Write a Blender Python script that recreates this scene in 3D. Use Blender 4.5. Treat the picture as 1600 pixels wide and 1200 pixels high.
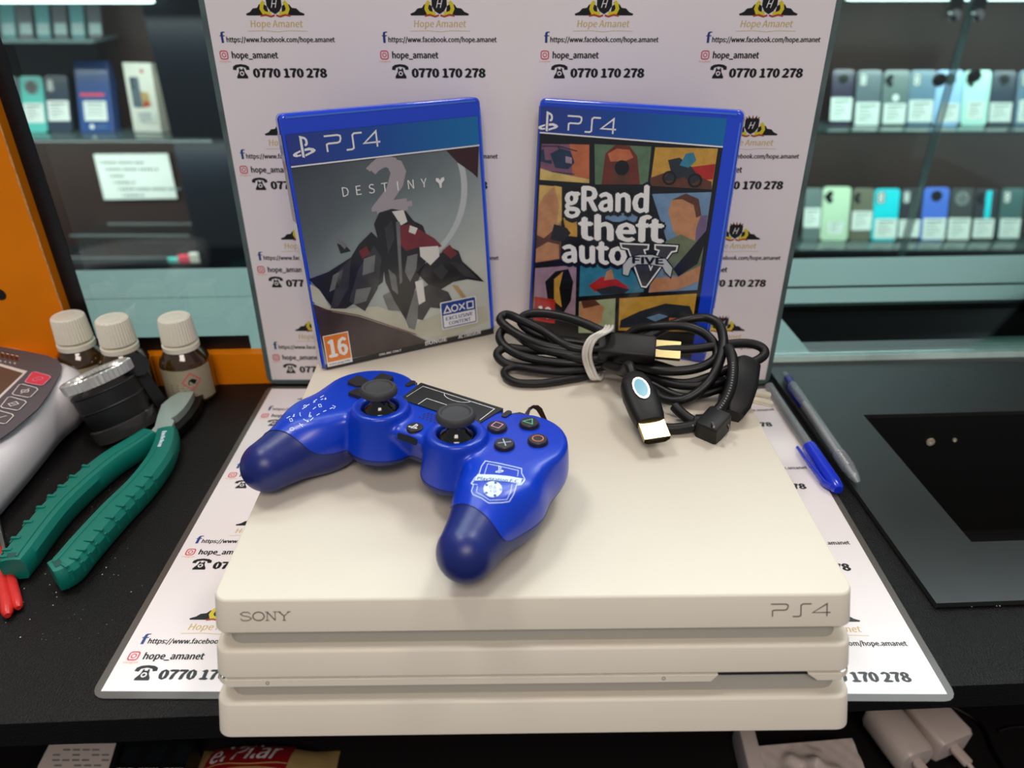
import bpy, bmesh, math, random
import numpy as np
from mathutils import Vector, Matrix
from mathutils.bvhtree import BVHTree
PI = math.pi
random.seed(7)
S = bpy.context.scene
for o in list(bpy.data.objects): bpy.data.objects.remove(o)
COL = S.collection
# ------------------------------------------------------------------ camera
FPX, PITCH, CAMH = 1142.0, math.radians(30.3), 313.0      # focal length in pixels of the 1600 px frame, mm above the table
cd = bpy.data.cameras.new('camera'); cam = bpy.data.objects.new('camera', cd); COL.objects.link(cam)
cam.location = (0, 0, CAMH * .001); cam.rotation_euler = (PI/2 - PITCH, 0, 0)
cd.sensor_width = 36; cd.lens = FPX / 1600 * 36; cd.clip_start = .01; cd.clip_end = 30
cd.dof.use_dof = True; cd.dof.focus_distance = .42; cd.dof.aperture_fstop = 6.8
S.camera = cam
S.view_settings.view_transform = 'Standard'; S.view_settings.look = 'None'
S.view_settings.exposure = 0.0; S.view_settings.gamma = 1.0
# ------------------------------------------------------------------ light
w = bpy.data.worlds.new('world'); S.world = w; w.use_nodes = True
w.node_tree.nodes['Background'].inputs[0].default_value = (.78, .84, .92, 1)
w.node_tree.nodes['Background'].inputs[1].default_value = .28
def area(name, loc, tgt, size, power, col=(1, 1, 1), sy=None):
    l = bpy.data.lights.new(name, 'AREA'); l.energy = power; l.color = col
    l.shape = 'RECTANGLE'; l.size = size; l.size_y = sy or size
    o = bpy.data.objects.new(name, l); COL.objects.link(o); o.location = loc
    o.rotation_euler = (Vector(tgt) - Vector(loc)).to_track_quat('-Z', 'Y').to_euler()
    return o
area('ceiling_light_right', (.58, .95, 1.85), (0, .35, 0), .34, 9.6, (1, .955, .90))
area('ceiling_light_left', (-.62, .62, 1.8), (-.1, .35, 0), .34, 9.2, (1, .95, .89))
area('fill_light_rear', (.05, -.9, 1.5), (0, .4, 0), .8, 14.5, (1, .86, .77), .5)  # added fill behind the camera, lifts the sheet and console front
area('ceiling_light_customers', (0.3, 1.6, 1.75), (0.3, 1.9, 0), 3.0, 60, (.80, .97, 1.0), .7)
area('cabinet_light_upper', (0, 2.15, .16), (0, 2.3, -.3), 3.6, 9, (.90, 1, .96), .05)
area('cabinet_fill_lower', (0.9, 2.15, -.17), (0.9, 2.3, -.5), 2.4, 8, (.90, 1, .96), .04)  # unseen strip added to brighten the lower phone row
area('cabinet_light_left', (-1.5, 2.15, -.17), (-1.5, 2.3, -.5), 1.4, 4.5, (.90, 1, .96), .04)
# ------------------------------------------------------------------ pixel -> world helpers (mm)
cth, sth = math.cos(PITCH), math.sin(PITCH)
CAMP = np.array([0, 0, CAMH])
def ray(px, py):
    a = (px - 800) / FPX; b = (py - 600) / FPX
    return np.array([a, cth - b * sth, -sth - b * cth])
def atz(px, py, z):
    d = ray(px, py); return CAMP + d * ((z - CAMH) / d[2])
def aty(px, py, y):
    d = ray(px, py); return CAMP + d * (y / d[1])
def atplane(px, py, P, N):
    d = ray(px, py); N = np.array(N, float); return CAMP + d * (np.dot(np.array(P) - CAMP, N) / np.dot(d, N))
# ------------------------------------------------------------------ materials
def mat(name, col, rough=.5, metal=0., spec=.5, bump=0., bscale=200., noise=0., nscale=30., col2=None, coat=0., emit=0., trans=0., bdist=.0004, alpha=1., sss=0.):
    m = bpy.data.materials.new(name); m.use_nodes = True
    nt = m.node_tree; b = nt.nodes['Principled BSDF']
    b.inputs['Base Color'].default_value = (*col, 1); b.inputs['Roughness'].default_value = rough
    b.inputs['Metallic'].default_value = metal; b.inputs['Specular IOR Level'].default_value = spec
    b.inputs['Coat Weight'].default_value = coat; b.inputs['Coat Roughness'].default_value = .08
    b.inputs['Transmission Weight'].default_value = trans; b.inputs['Alpha'].default_value = alpha
    if emit:
        b.inputs['Emission Color'].default_value = (*col, 1); b.inputs['Emission Strength'].default_value = emit
    tc = nt.nodes.new('ShaderNodeTexCoord')
    if noise or col2:
        n = nt.nodes.new('ShaderNodeTexNoise'); n.inputs['Scale'].default_value = nscale; n.inputs['Detail'].default_value = 4
        nt.links.new(tc.outputs['Object'], n.inputs['Vector'])
        r = nt.nodes.new('ShaderNodeMix'); r.data_type = 'RGBA'
        r.inputs['A'].default_value = (*col, 1)
        c2 = col2 or tuple(c * (1 - noise) for c in col)
        r.inputs['B'].default_value = (*c2, 1)
        mr = nt.nodes.new('ShaderNodeMapRange'); mr.inputs['From Min'].default_value = .4; mr.inputs['From Max'].default_value = .65
        nt.links.new(n.outputs['Fac'], mr.inputs['Value']); nt.links.new(mr.outputs['Result'], r.inputs['Factor'])
        nt.links.new(r.outputs['Result'], b.inputs['Base Color'])
    if bump:
        n = nt.nodes.new('ShaderNodeTexNoise'); n.inputs['Scale'].default_value = bscale; n.inputs['Detail'].default_value = 3
        nt.links.new(tc.outputs['Object'], n.inputs['Vector'])
        bp = nt.nodes.new('ShaderNodeBump'); bp.inputs['Strength'].default_value = bump; bp.inputs['Distance'].default_value = bdist
        nt.links.new(n.outputs['Fac'], bp.inputs['Height']); nt.links.new(bp.outputs['Normal'], b.inputs['Normal'])
    return m
def glassmat(name, tint, gloss=(.9, 1, .98), rough=.02, refl=1.0):
    m = bpy.data.materials.new(name); m.use_nodes = True; nt = m.node_tree
    for n in list(nt.nodes): nt.nodes.remove(n)
    o = nt.nodes.new('ShaderNodeOutputMaterial'); t = nt.nodes.new('ShaderNodeBsdfTransparent'); g = nt.nodes.new('ShaderNodeBsdfGlossy')
    t.inputs[0].default_value = (*tint, 1); g.inputs[0].default_value = (*[c * refl for c in gloss], 1); g.inputs['Roughness'].default_value = rough
    f = nt.nodes.new('ShaderNodeFresnel'); f.inputs[0].default_value = 1.45
    mx = nt.nodes.new('ShaderNodeMixShader')
    nt.links.new(f.outputs[0], mx.inputs[0]); nt.links.new(t.outputs[0], mx.inputs[1]); nt.links.new(g.outputs[0], mx.inputs[2])
    nt.links.new(mx.outputs[0], o.inputs[0]); return m
def rampmat(name, stops, P0, P1, rough=.4, coat=0., nz=0., nscale=20., spec=.5):
    """printed colour ramp along the local line P0-P1 (metres); stops [(t,(r,g,b))]"""
    m = bpy.data.materials.new(name); m.use_nodes = True; nt = m.node_tree; b = nt.nodes['Principled BSDF']
    b.inputs['Roughness'].default_value = rough; b.inputs['Coat Weight'].default_value = coat; b.inputs['Specular IOR Level'].default_value = spec
    tc = nt.nodes.new('ShaderNodeTexCoord'); P0 = Vector(P0); P1 = Vector(P1); d = P1 - P0; k = d / d.length_squared
    sub = nt.nodes.new('ShaderNodeVectorMath'); sub.operation = 'SUBTRACT'; sub.inputs[1].default_value = P0
    dot = nt.nodes.new('ShaderNodeVectorMath'); dot.operation = 'DOT_PRODUCT'; dot.inputs[1].default_value = k
    nt.links.new(tc.outputs['Object'], sub.inputs[0]); nt.links.new(sub.outputs[0], dot.inputs[0])
    r = nt.nodes.new('ShaderNodeValToRGB'); e = r.color_ramp.elements
    while len(e) < len(stops): e.new(.5)
    for i, (t, c) in enumerate(stops): e[i].position = t; e[i].color = (*c, 1)
    src = dot.outputs['Value']
    if nz:
        n = nt.nodes.new('ShaderNodeTexNoise'); n.inputs['Scale'].default_value = nscale; n.inputs['Detail'].default_value = 3
        nt.links.new(tc.outputs['Object'], n.inputs['Vector'])
        a = nt.nodes.new('ShaderNodeMath'); a.operation = 'MULTIPLY_ADD'; a.inputs[1].default_value = nz; 
        nt.links.new(n.outputs['Fac'], a.inputs[0])
        s2 = nt.nodes.new('ShaderNodeMath'); s2.operation = 'SUBTRACT'; s2.inputs[1].default_value = nz * .5
        nt.links.new(src, s2.inputs[0]); nt.links.new(s2.outputs[0], a.inputs[2]); src = a.outputs[0]
    nt.links.new(src, r.inputs['Fac']); nt.links.new(r.outputs['Color'], b.inputs['Base Color'])
    return m
def c8(r, g, b):
    f = lambda v: (v/255/12.92) if v/255 <= .04045 else ((v/255+.055)/1.055)**2.4
    return (f(r), f(g), f(b))
M = {}
def m8(key, r, g, b, **k):
    M[key] = mat(key, c8(r, g, b), **k); return M[key]
m8('paper', 246, 238, 238, rough=.28, coat=.25, noise=.03, nscale=6)
m8('ink', 18, 16, 18, rough=.35); m8('white', 240, 240, 240, rough=.4); m8('gold', 214, 186, 120, rough=.4)
m8('fb', 36, 62, 130, rough=.35); m8('ig', 216, 80, 96, rough=.35); m8('igo', 236, 150, 90, rough=.35)
m8('crest_yellow', 226, 206, 40, rough=.35); m8('crest_red', 176, 60, 36, rough=.35)
m8('laminate', 84, 76, 70, rough=.35, coat=.1); m8('laminate_bright', 130, 132, 126, rough=.3, coat=.1); m8('laminate_clear', 92, 110, 108, rough=.2, coat=.4, noise=.3, nscale=40)
m8('console_white', 220, 211, 194, rough=.55, bump=.25, bscale=2600, bdist=.0002, noise=.025, nscale=12)
m8('core_shaded', 168, 164, 152, rough=.6); m8('recess_shade', 96, 82, 70, rough=.3); m8('black', 8, 8, 9, rough=.5)  # core grey and lettering tone carry recess shade in the colour
m8('black_gloss', 6, 6, 7, rough=.12, coat=.6); m8('slot_black', 3, 3, 3, rough=.7)
m8('counter_black', 13, 10, 10, rough=.42, bump=.9, bscale=1100, bdist=.0008, spec=.25)
m8('counter_edge', 20, 17, 17, rough=.45)
m8('plate', 44, 46, 46, rough=.30, bump=.06, bscale=60, bdist=.001, noise=.12, nscale=30, spec=.7)
m8('pad_blue', 2, 56, 190, rough=.3, spec=.5, coat=.1); m8('pad_navy', 18, 34, 108, rough=.36, bump=.1, bscale=3500, bdist=.0001)
m8('rubber', 52, 50, 52, rough=.62); m8('btn', 44, 40, 42, rough=.35); m8('touch', 30, 29, 31, rough=.5)
m8('print_white', 214, 232, 248, rough=.35); m8('sym_pink', 226, 160, 190, rough=.3); m8('sym_green', 96, 196, 160, rough=.3)
m8('sym_red', 226, 128, 110, rough=.3); m8('sym_blue', 190, 208, 232, rough=.3); m8('hole_blue', 8, 20, 84, rough=.6)
m8('case_blue', 26, 70, 218, rough=.14, coat=.6, spec=.6); m8('case_blue_light', 70, 116, 232, rough=.18, coat=.6)
m8('cable', 8, 8, 9, rough=.42, spec=.45); m8('cable_matte', 13, 12, 13, rough=.5, spec=.4); m8('tie', 226, 222, 212, rough=.6)
m8('gold_metal', 196, 178, 128, rough=.32, metal=1.); m8('chrome', 205, 205, 202, rough=.16, metal=1.); M['jaw_steel'] = mat('jaw_steel', c8(186, 204, 196), rough=.38, metal=.45)
m8('pin_metal', 236, 226, 200, rough=.35, metal=.4)
m8('steel', 150, 148, 144, rough=.28, metal=1.)
m8('dark_steel', 62, 58, 56, rough=.35, metal=1.); m8('badge', 70, 170, 200, rough=.2, coat=.5)
m8('teal', 8, 118, 104, rough=.42, spec=.4); m8('teal_dark', 4, 78, 72, rough=.5)
m8('scale_white', 250, 245, 249, rough=.25, coat=.3); m8('scale_grey', 88, 91, 99, rough=.4); m8('lcd', 96, 82, 74, rough=.2)
m8('key_red', 232, 70, 92, rough=.35); m8('red', 214, 44, 40, rough=.35)
m8('cap_cream', 248, 243, 224, rough=.45); m8('amber', 64, 44, 16, rough=.08, coat=.8); m8('bottle_label', 176, 166, 140, rough=.6, noise=.1)
m8('lens_black', 20, 20, 22, rough=.45)
m8('wood_orange', 246, 138, 6, rough=.6, spec=.15, noise=.08, nscale=14, bump=.15, bscale=90); m8('wood_chip', 226, 160, 96, rough=.8, noise=.3, nscale=300)
m8('frame_black', 14, 16, 20, rough=.35); m8('pillar', 8, 12, 20, rough=.5, spec=.2)
m8('far_wood', 50, 31, 25, rough=.5, noise=.35, nscale=3, spec=.3); m8('far_black', 20, 25, 28, rough=.35); m8('shelf', 60, 72, 72, rough=.12, spec=.6)
m8('counter_reflection', 104, 124, 121, rough=.35); m8('floor', 40, 36, 34, rough=.6); m8('wall', 205, 215, 214, rough=.7)  # far counter grey-green is a reflection put into the colour
m8('tag', 225, 232, 226, rough=.5); m8('tag_shaded', 96, 112, 110, rough=.5); m8('grey_ink', 110, 116, 116, rough=.5)
m8('bag_red', 150, 22, 30, rough=.3); m8('bag_tan', 190, 160, 104, rough=.35, noise=.2, nscale=40); m8('warm_white', 212, 198, 190, rough=.4)
m8('charger', 206, 190, 180, rough=.35); m8('dust', 220, 220, 215, rough=.6)
m8('pen_blue', 20, 52, 210, rough=.25, coat=.3); m8('pen_ink', 34, 28, 130, rough=.3)
M['glass'] = glassmat('glass', (.91, .965, .95), refl=.8); M['glass_edge'] = mat('glass_edge', c8(228, 255, 246), rough=.2, coat=.5, noise=.25, nscale=25)
M['clear'] = glassmat('clear', (.86, .88, .88), gloss=(1, 1, 1), rough=.08)
M['clear_grey'] = mat('clear_grey', c8(150, 156, 160), rough=.1, coat=.5, alpha=.55)
M['smoke'] = mat('smoke', c8(70, 68, 68), rough=.1, coat=.6, alpha=.6); M['knurl'] = mat('knurl', c8(222, 222, 216), rough=.3, metal=.65)
M['led'] = mat('led', (.78, 1, .98), emit=3.2)
# ------------------------------------------------------------------ object helpers
def tag(o, label=None, cat=None, group=None, kind=None):
    if label: o['label'] = label
    if cat: o['category'] = cat
    if group: o['group'] = group
    if kind: o['kind'] = kind
    return o
def thing(name, loc, label, cat, group=None, rot=None, kind=None):
    o = bpy.data.objects.new(name, None); COL.objects.link(o); o.empty_display_size = .01
    o.location = Vector([float(v) for v in loc]) * .001
    if rot is not None:
        o.rotation_mode = 'QUATERNION'; o.rotation_quaternion = rot.to_quaternion()
    return tag(o, label, cat, group, kind)
class MB:
    """collects faces in millimetres; build() links them as one mesh object"""
    def __init__(s): s.v = []; s.f = []; s.m = []; s.slots = []; s.sm = []
    def mi(s, m):
        if m not in s.slots: s.slots.append(m)
        return s.slots.index(m)
    def add(s, vs, fs, m, smooth=False):
        k = len(s.v); i = s.mi(m); s.v += [tuple(float(c) for c in p) for p in vs]
        for f in fs: s.f.append([k + a for a in f]); s.m.append(i); s.sm.append(smooth)
        return s
    def poly(s, pts, m): return s.add(pts, [list(range(len(pts)))], m)
    def box(s, c, d, m, R=None):
        c = np.array(c, float); h = np.array(d, float) / 2
        v = [np.array([x, y, z]) * h for x in (-1, 1) for y in (-1, 1) for z in (-1, 1)]
        if R is not None: v = [np.array(R @ Vector(p)) for p in v]
        return s.add([p + c for p in v], [(0, 1, 3, 2), (4, 6, 7, 5), (0, 4, 5, 1), (2, 3, 7, 6), (0, 2, 6, 4), (1, 5, 7, 3)], m)
    def prism(s, pts, off, m, smooth=False, mtop=None):
        """pts 3d loop extruded by vector off"""
        n = len(pts); off = np.array(off, float); v = [np.array(p, float) for p in pts]; v2 = [p + off for p in v]
        s.add(v + v2, [[i, (i+1) % n, n+(i+1) % n, n+i] for i in range(n)], m, smooth)
        s.add(v, [list(range(n))[::-1]], m); s.add(v2, [list(range(n))], mtop or m); return s
    def loft(s, loops, m, cap=True, smooth=True, closed=True):
        n = len(loops[0]); k = len(loops); v = [p for l in loops for p in l]; fs = []
        for a in range(k-1):
            for i in range(n if closed else n-1):
                j = (i+1) % n; fs.append([a*n+i, a*n+j, (a+1)*n+j, (a+1)*n+i])
        s.add(v, fs, m, smooth)
        if cap: s.add(loops[0], [list(range(n))[::-1]], m, False); s.add(loops[-1], [list(range(n))], m, False)
        return s
    def tube(s, path, r, m, n=12, cap=True, sx=1., closed=False, up=None):
        P = [np.array(p, float) for p in path]; rs = r if hasattr(r, '__len__') else [r]*len(P)
        loops = []; u = None
        for i, p in enumerate(P):
            a = P[(i-1) % len(P)] if (closed or i) else P[0]; b = P[(i+1) % len(P)] if (closed or i < len(P)-1) else P[-1]
            t = b - a; t = t / (np.linalg.norm(t) + 1e-12)
            if u is None:
                u = np.cross(t, np.array(up if up is not None else ([0, 0, 1] if abs(t[2]) < .9 else [1, 0, 0]), float))
            u = u - t * np.dot(u, t); u = u / (np.linalg.norm(u) + 1e-12); v = np.cross(t, u)
            loops.append([p + rs[i] * (u * math.cos(2*PI*k/n) * sx + v * math.sin(2*PI*k/n)) for k in range(n)])
        if closed: loops.append(loops[0])
        return s.loft(loops, m, cap=cap and not closed)
    def lathe(s, prof, m, n=40, C=(0, 0, 0), R=None, rib=0, ribn=0, cap=True):
        """prof [(r,z)...] about z; R rotates; rib modulates the radius"""
        C = np.array(C, float); loops = []
        for r, z in prof:
            l = []
            for k in range(n):
                rr = r - (rib if (ribn and k % 2) else 0) if r > .01 else r
                a = 2*PI*k/n; p = Vector((rr*math.cos(a), rr*math.sin(a), z))
                if R is not None: p = R @ p
                l.append(np.array(p) + C)
            loops.append(l)
        return s.loft(loops, m, cap=cap)
    def build(s, name, parent=None, world=False, label=None, bevel=0, angle=35, subsurf=0):
        me = bpy.data.meshes.new(name)
        v = np.array(s.v) * .001
        if world and parent is not None: v = v - np.array(parent.location)
        me.from_pydata([tuple(p) for p in v], [], s.f)
        for m in s.slots: me.materials.append(M[m])
        for p, i, sm in zip(me.polygons, s.m, s.sm): p.material_index = i; p.use_smooth = sm
        me.update()
        if any(s.sm): me.set_sharp_from_angle(angle=math.radians(angle))
        o = bpy.data.objects.new(name, me); COL.objects.link(o)
        if parent is not None: o.parent = parent
        if bevel:
            b = o.modifiers.new('bevel', 'BEVEL'); b.width = bevel*.001; b.segments = 2; b.limit_method = 'ANGLE'; b.angle_limit = math.radians(40)
        if label: o['label'] = label
        return o
def single(name, mb, label, cat, group=None, kind=None, **k):
    o = mb.build(name, None, **k)
    # origin at the base of the mesh
    v = np.array([x.co for x in o.data.vertices]); c = v.mean(0); c[2] = v[:, 2].min()
    o.data.transform(Matrix.Translation(Vector([-float(a) for a in c]))); o.location = Vector([float(a) for a in c])
    return tag(o, label, cat, group, kind)
def rrect(w, h, r, n=5, cx=0, cy=0):
    """rounded rectangle loop centred"""
    P = []
    for sx, sy, a0 in ((1, 1, 0), (-1, 1, PI/2), (-1, -1, PI), (1, -1, 1.5*PI)):
        for k in range(n+1):
            a = a0 + PI/2*k/n; P.append((cx + sx*(w/2-r) + r*math.cos(a), cy + sy*(h/2-r) + r*math.sin(a)))
    return P
def circ(cx, cy, r, n=24, ry=None): return [(cx + r*math.cos(2*PI*k/n), cy + (ry or r)*math.sin(2*PI*k/n)) for k in range(n)]
def crom(P, n=8, closed=False):
    P = [np.array(p, float) for p in P]; out = []; N = len(P)
    for i in range(N if closed else N-1):
        if closed: p0, p1, p2, p3 = P[(i-1) % N], P[i], P[(i+1) % N], P[(i+2) % N]
        else: p0, p1, p2, p3 = P[max(i-1, 0)], P[i], P[i+1], P[min(i+2, N-1)]
        for k in range(n):
            t = k/n; out.append(.5*((2*p1)+(-p0+p2)*t+(2*p0-5*p1+4*p2-p3)*t*t+(-p0+3*p1-3*p2+p3)*t**3))
    if not closed: out.append(P[-1])
    return out
# text as flat triangles, cached
_tc = {}
try:                                       # the sans face bundled with Blender itself
    FONT = bpy.data.fonts.load(bpy.utils.system_resource('DATAFILES', path='fonts') + '/Noto Sans CJK Regular.woff2')
except Exception:
    FONT = None
def textgeo(s, bold=0., shear=0., space=1.):
    key = (s, bold, shear, space)
    if key in _tc: return _tc[key]
    c = bpy.data.curves.new('t', 'FONT'); c.body = s; c.size = 1; c.offset = 0; c.shear = shear; c.space_character = space; c.resolution_u = 2
    c.fill_mode = 'FRONT'
    if FONT: c.font = FONT
    o = bpy.data.objects.new('t', c); COL.objects.link(o); bpy.context.view_layer.update()
    me = o.to_mesh(); v = [(x.co.x, x.co.y) for x in me.vertices]; f = [list(p.vertices) for p in me.polygons]
    if bold and v:                          # heavier weight: overlapped copies
        hv = textgeo('H')[0]; bold = bold*(hv[:, 1].max()-hv[:, 1].min())/.72
        big = key[1] > .04
        n0 = len(v); v0, f0 = list(v), list(f); v = [(a, b, 0) for a, b in v]
        offs = [(-bold, 0), (bold, 0)] if not big else [(-bold, 0), (-bold/2, 0), (bold/2, 0), (bold, 0), (0, bold*.7), (0, -bold*.7)] if key[1] < .08 else [(bold*a, bold*b) for a, b in ((1, 0), (-1, 0), (0, 1), (0, -1), (.7, .7), (-.7, .7), (.7, -.7), (-.7, -.7), (.5, 0), (-.5, 0), (0, .5), (0, -.5))]
        for k, (dx, dy) in enumerate(offs): v += [(a+dx, b+dy, (k+1)*(.12 if big else .3)) for a, b in v0]; f += [[i+n0*(k+1) for i in q] for q in f0]
    o.to_mesh_clear(); bpy.data.objects.remove(o); bpy.data.curves.remove(c)
    v = [(*p, 0) if len(p) == 2 else p for p in v]
    _tc[key] = (np.array(v) if v else np.zeros((0, 3)), f); return _tc[key]
class Fr:
    """a flat drawing frame: origin O, axes U,V (per mm), normal N; Z order by layer"""
    def __init__(s, mb, O, U, V, N=None, step=.05, m3=None):
        s.mb = mb; s.O = np.array(O, float); s.U = np.array(U, float); s.V = np.array(V, float)
        s.N = np.cross(s.U, s.V) if N is None else np.array(N, float); s.N = s.N/np.linalg.norm(s.N); s.step = step; s.m3 = m3
    def P(s, p, L):
        if s.m3: return s.m3(p, L)
        return s.O + s.U*p[0] + s.V*p[1] + s.N*L*s.step
    def poly(s, pts, m, L=1): s.mb.poly([s.P(p, L) for p in pts], m)
    def rect(s, x0, y0, x1, y1, m, L=1, r=0):
        s.poly(rrect(abs(x1-x0), abs(y1-y0), r, 4, (x0+x1)/2, (y0+y1)/2) if r else [(x0, y0), (x1, y0), (x1, y1), (x0, y1)], m, L)
    def stroke(s, pts, wd, m, L=1, closed=False):
        P = [np.array(p, float) for p in pts]; n = len(P); e = []
        if closed: P = P  # joined below
        for i in range(n):
            a = P[i-1] if (i or closed) else P[i]; b = P[(i+1) % n] if (i < n-1 or closed) else P[i]
            d1 = P[i]-a; d2 = b-P[i]
            n1 = np.array([-d1[1], d1[0]])/(np.linalg.norm(d1)+1e-9); n2 = np.array([-d2[1], d2[0]])/(np.linalg.norm(d2)+1e-9)
            if not (i or closed): n1 = n2
            if not (i < n-1 or closed): n2 = n1
            k = n1+n2; l = np.linalg.norm(k)
            if l < .3: k = n1; l = 1.; q = 1.
            else: k = k/l; q = min(1/max(np.dot(k, n1), .35), 2.2)
            e.append((P[i]+k*wd/2*q, P[i]-k*wd/2*q))
        V = [s.P(p, L) for ab in e for p in ab]
        F = [[2*i, 2*i+1, (2*i+3) % (2*n), (2*i+2) % (2*n)] for i in range(n if closed else n-1)]
        s.mb.add(V, F, m)
    def text(s, t, x, y, h, m, L=1, width=None, bold=.0, shear=0., space=1., align='l', rot=0.):
        v, f = textgeo(t, bold, shear, space)
        if not len(v): return
        cap = textgeo('H')[0]; ch = cap[:, 1].max() - cap[:, 1].min()
        x0, x1 = v[:, 0].min(), v[:, 0].max(); k = h/ch; kx = k if width is None else width/(x1-x0)
        w_ = (x1-x0)*kx; ox = {'l': 0, 'c': -w_/2, 'r': -w_}[align]
        c_, s_ = math.cos(rot), math.sin(rot)
        V = []
        for a, b, dl in v:
            p, q = (a-x0)*kx+ox, b*k; V.append(s.P((x+p*c_-q*s_, y+p*s_+q*c_), L+dl))
        s.mb.add(V, f, m)
# ------------------------------------------------------------------ marks
def ps_symbol(fr, x, y, h, m, L):
    T = lambda P: [(x+a*h, y+b*h) for a, b in P]
    fr.poly(T([(.40, .0), (.52, -.05), (.52, .98), (.40, 1.02)]), m, L)
    fr.poly(T([(.40, 1.02), (.52, .98), (.66, .93), (.74, .86), (.78, .75), (.78, .62), (.73, .53), (.66, .5), (.60, .52), (.60, .60), (.66, .62), (.67, .74), (.63, .83), (.52, .86), (.40, .86)]), m, L+.2)
    fr.poly(T([(.36, .34), (.10, .25), (-.04, .17), (-.02, .08), (.12, .03), (.36, .06), (.36, .15), (.22, .12), (.15, .15), (.20, .19), (.36, .25)]), m, L)
    fr.poly(T([(.56, .38), (.80, .42), (1.02, .36), (1.12, .26), (1.02, .17), (.56, .01), (.56, .11), (.86, .22), (.88, .26), (.80, .29), (.56, .27)]), m, L)
def ps4_word(fr, x, y, h, w_, m, L, t=.10):
    T = lambda P: [(x+a*w_, y+b*h) for a, b in P]; t *= h*1.15
    fr.stroke(T([(0, 1), (.24, 1), (.285, .94), (.29, .78), (.27, .58), (.23, .52), (.06, .52), (.03, .46), (.03, 0)]), t, m, L)
    fr.stroke(T([(.37, 0), (.47, 0), (.505, .08), (.505, .9), (.54, 1), (.68, 1)]), t, m, L)
    fr.stroke(T([(.94, 0), (.94, 1), (.70, .30), (1.0, .30)]), t, m, L)
def phone_icon(fr, x, y, w_, h, L):
    T = lambda P: [(x+a*w_, y+b*h) for a, b in P]
    fr.poly(T([(.18, 0), (.84, 0), (.84, .14), (.70, .45), (.66, .74), (.58, .74), (.58, .64), (.44, .64), (.44, .74), (.36, .74), (.33, .45), (.18, .14)]), 'ink', L)
    fr.poly(T([(0, .62), (.03, .84), (.2, .97), (.5, 1.02), (.8, .97), (.98, .84), (1.0, .62), (.80, .60), (.76, .76), (.5, .84), (.25, .76), (.2, .58)]), 'ink', L)
    fr.poly(circ(x+.51*w_, y+.36*h, .17*h, 16), 'paper', L+1); fr.poly(circ(x+.51*w_, y+.36*h, .09*h, 12), 'ink', L+2)
def sheet_block(fr, x, y, L=1):
    """one printed block: x left edge of the f icon, y base line of the phone number (mm)"""
    # crest
    cx, cy = x+39.5, y+38
    for sx in (-1, 1):
        T = lambda P: [(cx+sx*a, cy+b) for a, b in P]
        fr.poly(T([(4, 0), (19, 0), (19.5, 1), (16.5, 2.2), (14.5, 4.2), (11.5, 4.6), (10, 6.6), (7, 7), (5, 5.5)]), 'ink', L)
        fr.stroke(T([(2.8, 1.6), (5, .9), (7.6, 1.8), (8.7, 4), (8.1, 6.6), (6.6, 8.3)]), 2.4, 'crest_yellow', L+1)
        fr.stroke(T([(.5, .2), (3, -.6), (6.5, .4), (10, -.2)]), 1.1, 'crest_red', L+2)
    fr.poly([(cx-5, cy+11), (cx-2.6, cy+12), (cx, cy+11.4), (cx+2.6, cy+12), (cx+5, cy+11), (cx+5, cy+5.6), (cx+3, cy+2.6), (cx, cy+.8), (cx-3, cy+2.6), (cx-5, cy+5.6)], 'ink', L+3)
    for k in range(5):
        a = (k-2)*.5; fr.poly([(cx+4.2*math.sin(a)-.9, cy+11.2), (cx+4.2*math.sin(a)+.9, cy+11.2), (cx+6*math.sin(a), cy+11.5+2.6*math.cos(a))], 'crest_red' if k % 2 == 0 else 'ink', L+3)
    fr.text('H', cx, cy+4.6, 4.6, 'paper', L+4, shear=.3, align='c', width=4.4)
    fr.text('Hope Amanet', cx, y+31, 4.2, 'gold', L, width=35, align='c', shear=.12, bold=.02)
    fr.stroke([(cx-20, y+28.6), (cx-8, y+28.9), (cx, y+28.2), (cx+8, y+28.9), (cx+20, y+28.6)], .35, 'gold', L)
    # f, url
    fr.text('f', x, y+21.5, 6.3, 'fb', L, width=3.9, bold=.04)
    fr.text('https://www.facebook.com/hope.amanet', x+4.2, y+22, 3.0, 'ink', L, width=73, bold=.045)
    # camera icon and handle
    fr.stroke(rrect(5, 5, 1.3, 3, x+.8, y+14), .8, 'ig', L, closed=True); fr.stroke(circ(x+.8, y+14, 1.25, 10), .6, 'ig', L, closed=True)
    fr.text('Instagram', x-2.8, y+9.4, 1.3, 'igo', L, width=7.5)
    fr.text('hope_amanet', x+6, y+12, 3.9, 'ink', L, width=31.5, bold=.05)
    phone_icon(fr, x+5.2, y-.8, 11.5, 9, L)
    fr.text('0770 170 278', x+18.5, y, 5.4, 'ink', L, width=51, bold=.07)
# ------------------------------------------------------------------ the setting
TR = math.radians(2.6)                                  # the counter runs 2.6 degrees off the camera's axis
ct, st = math.cos(TR), math.sin(TR)
def T2(x, y, z): return np.array([x*ct - y*st, 228 + x*st + y*ct, z])      # counter coordinates: x along its front edge, y inward from it
def iT(p): d = np.array(p)-np.array([0, 228, 0]); return (d[0]*ct+d[1]*st, -d[0]*st+d[1]*ct)
mb = MB(); mb.box((0, 1500, -905), (6000, 5000, 10), 'floor')
tag(mb.build('floor'), kind='structure')
mb = MB(); mb.box((0, 2400, 300), (6000, 20, 2400), 'wall'); tag(mb.build('wall_back'), kind='structure')
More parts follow.
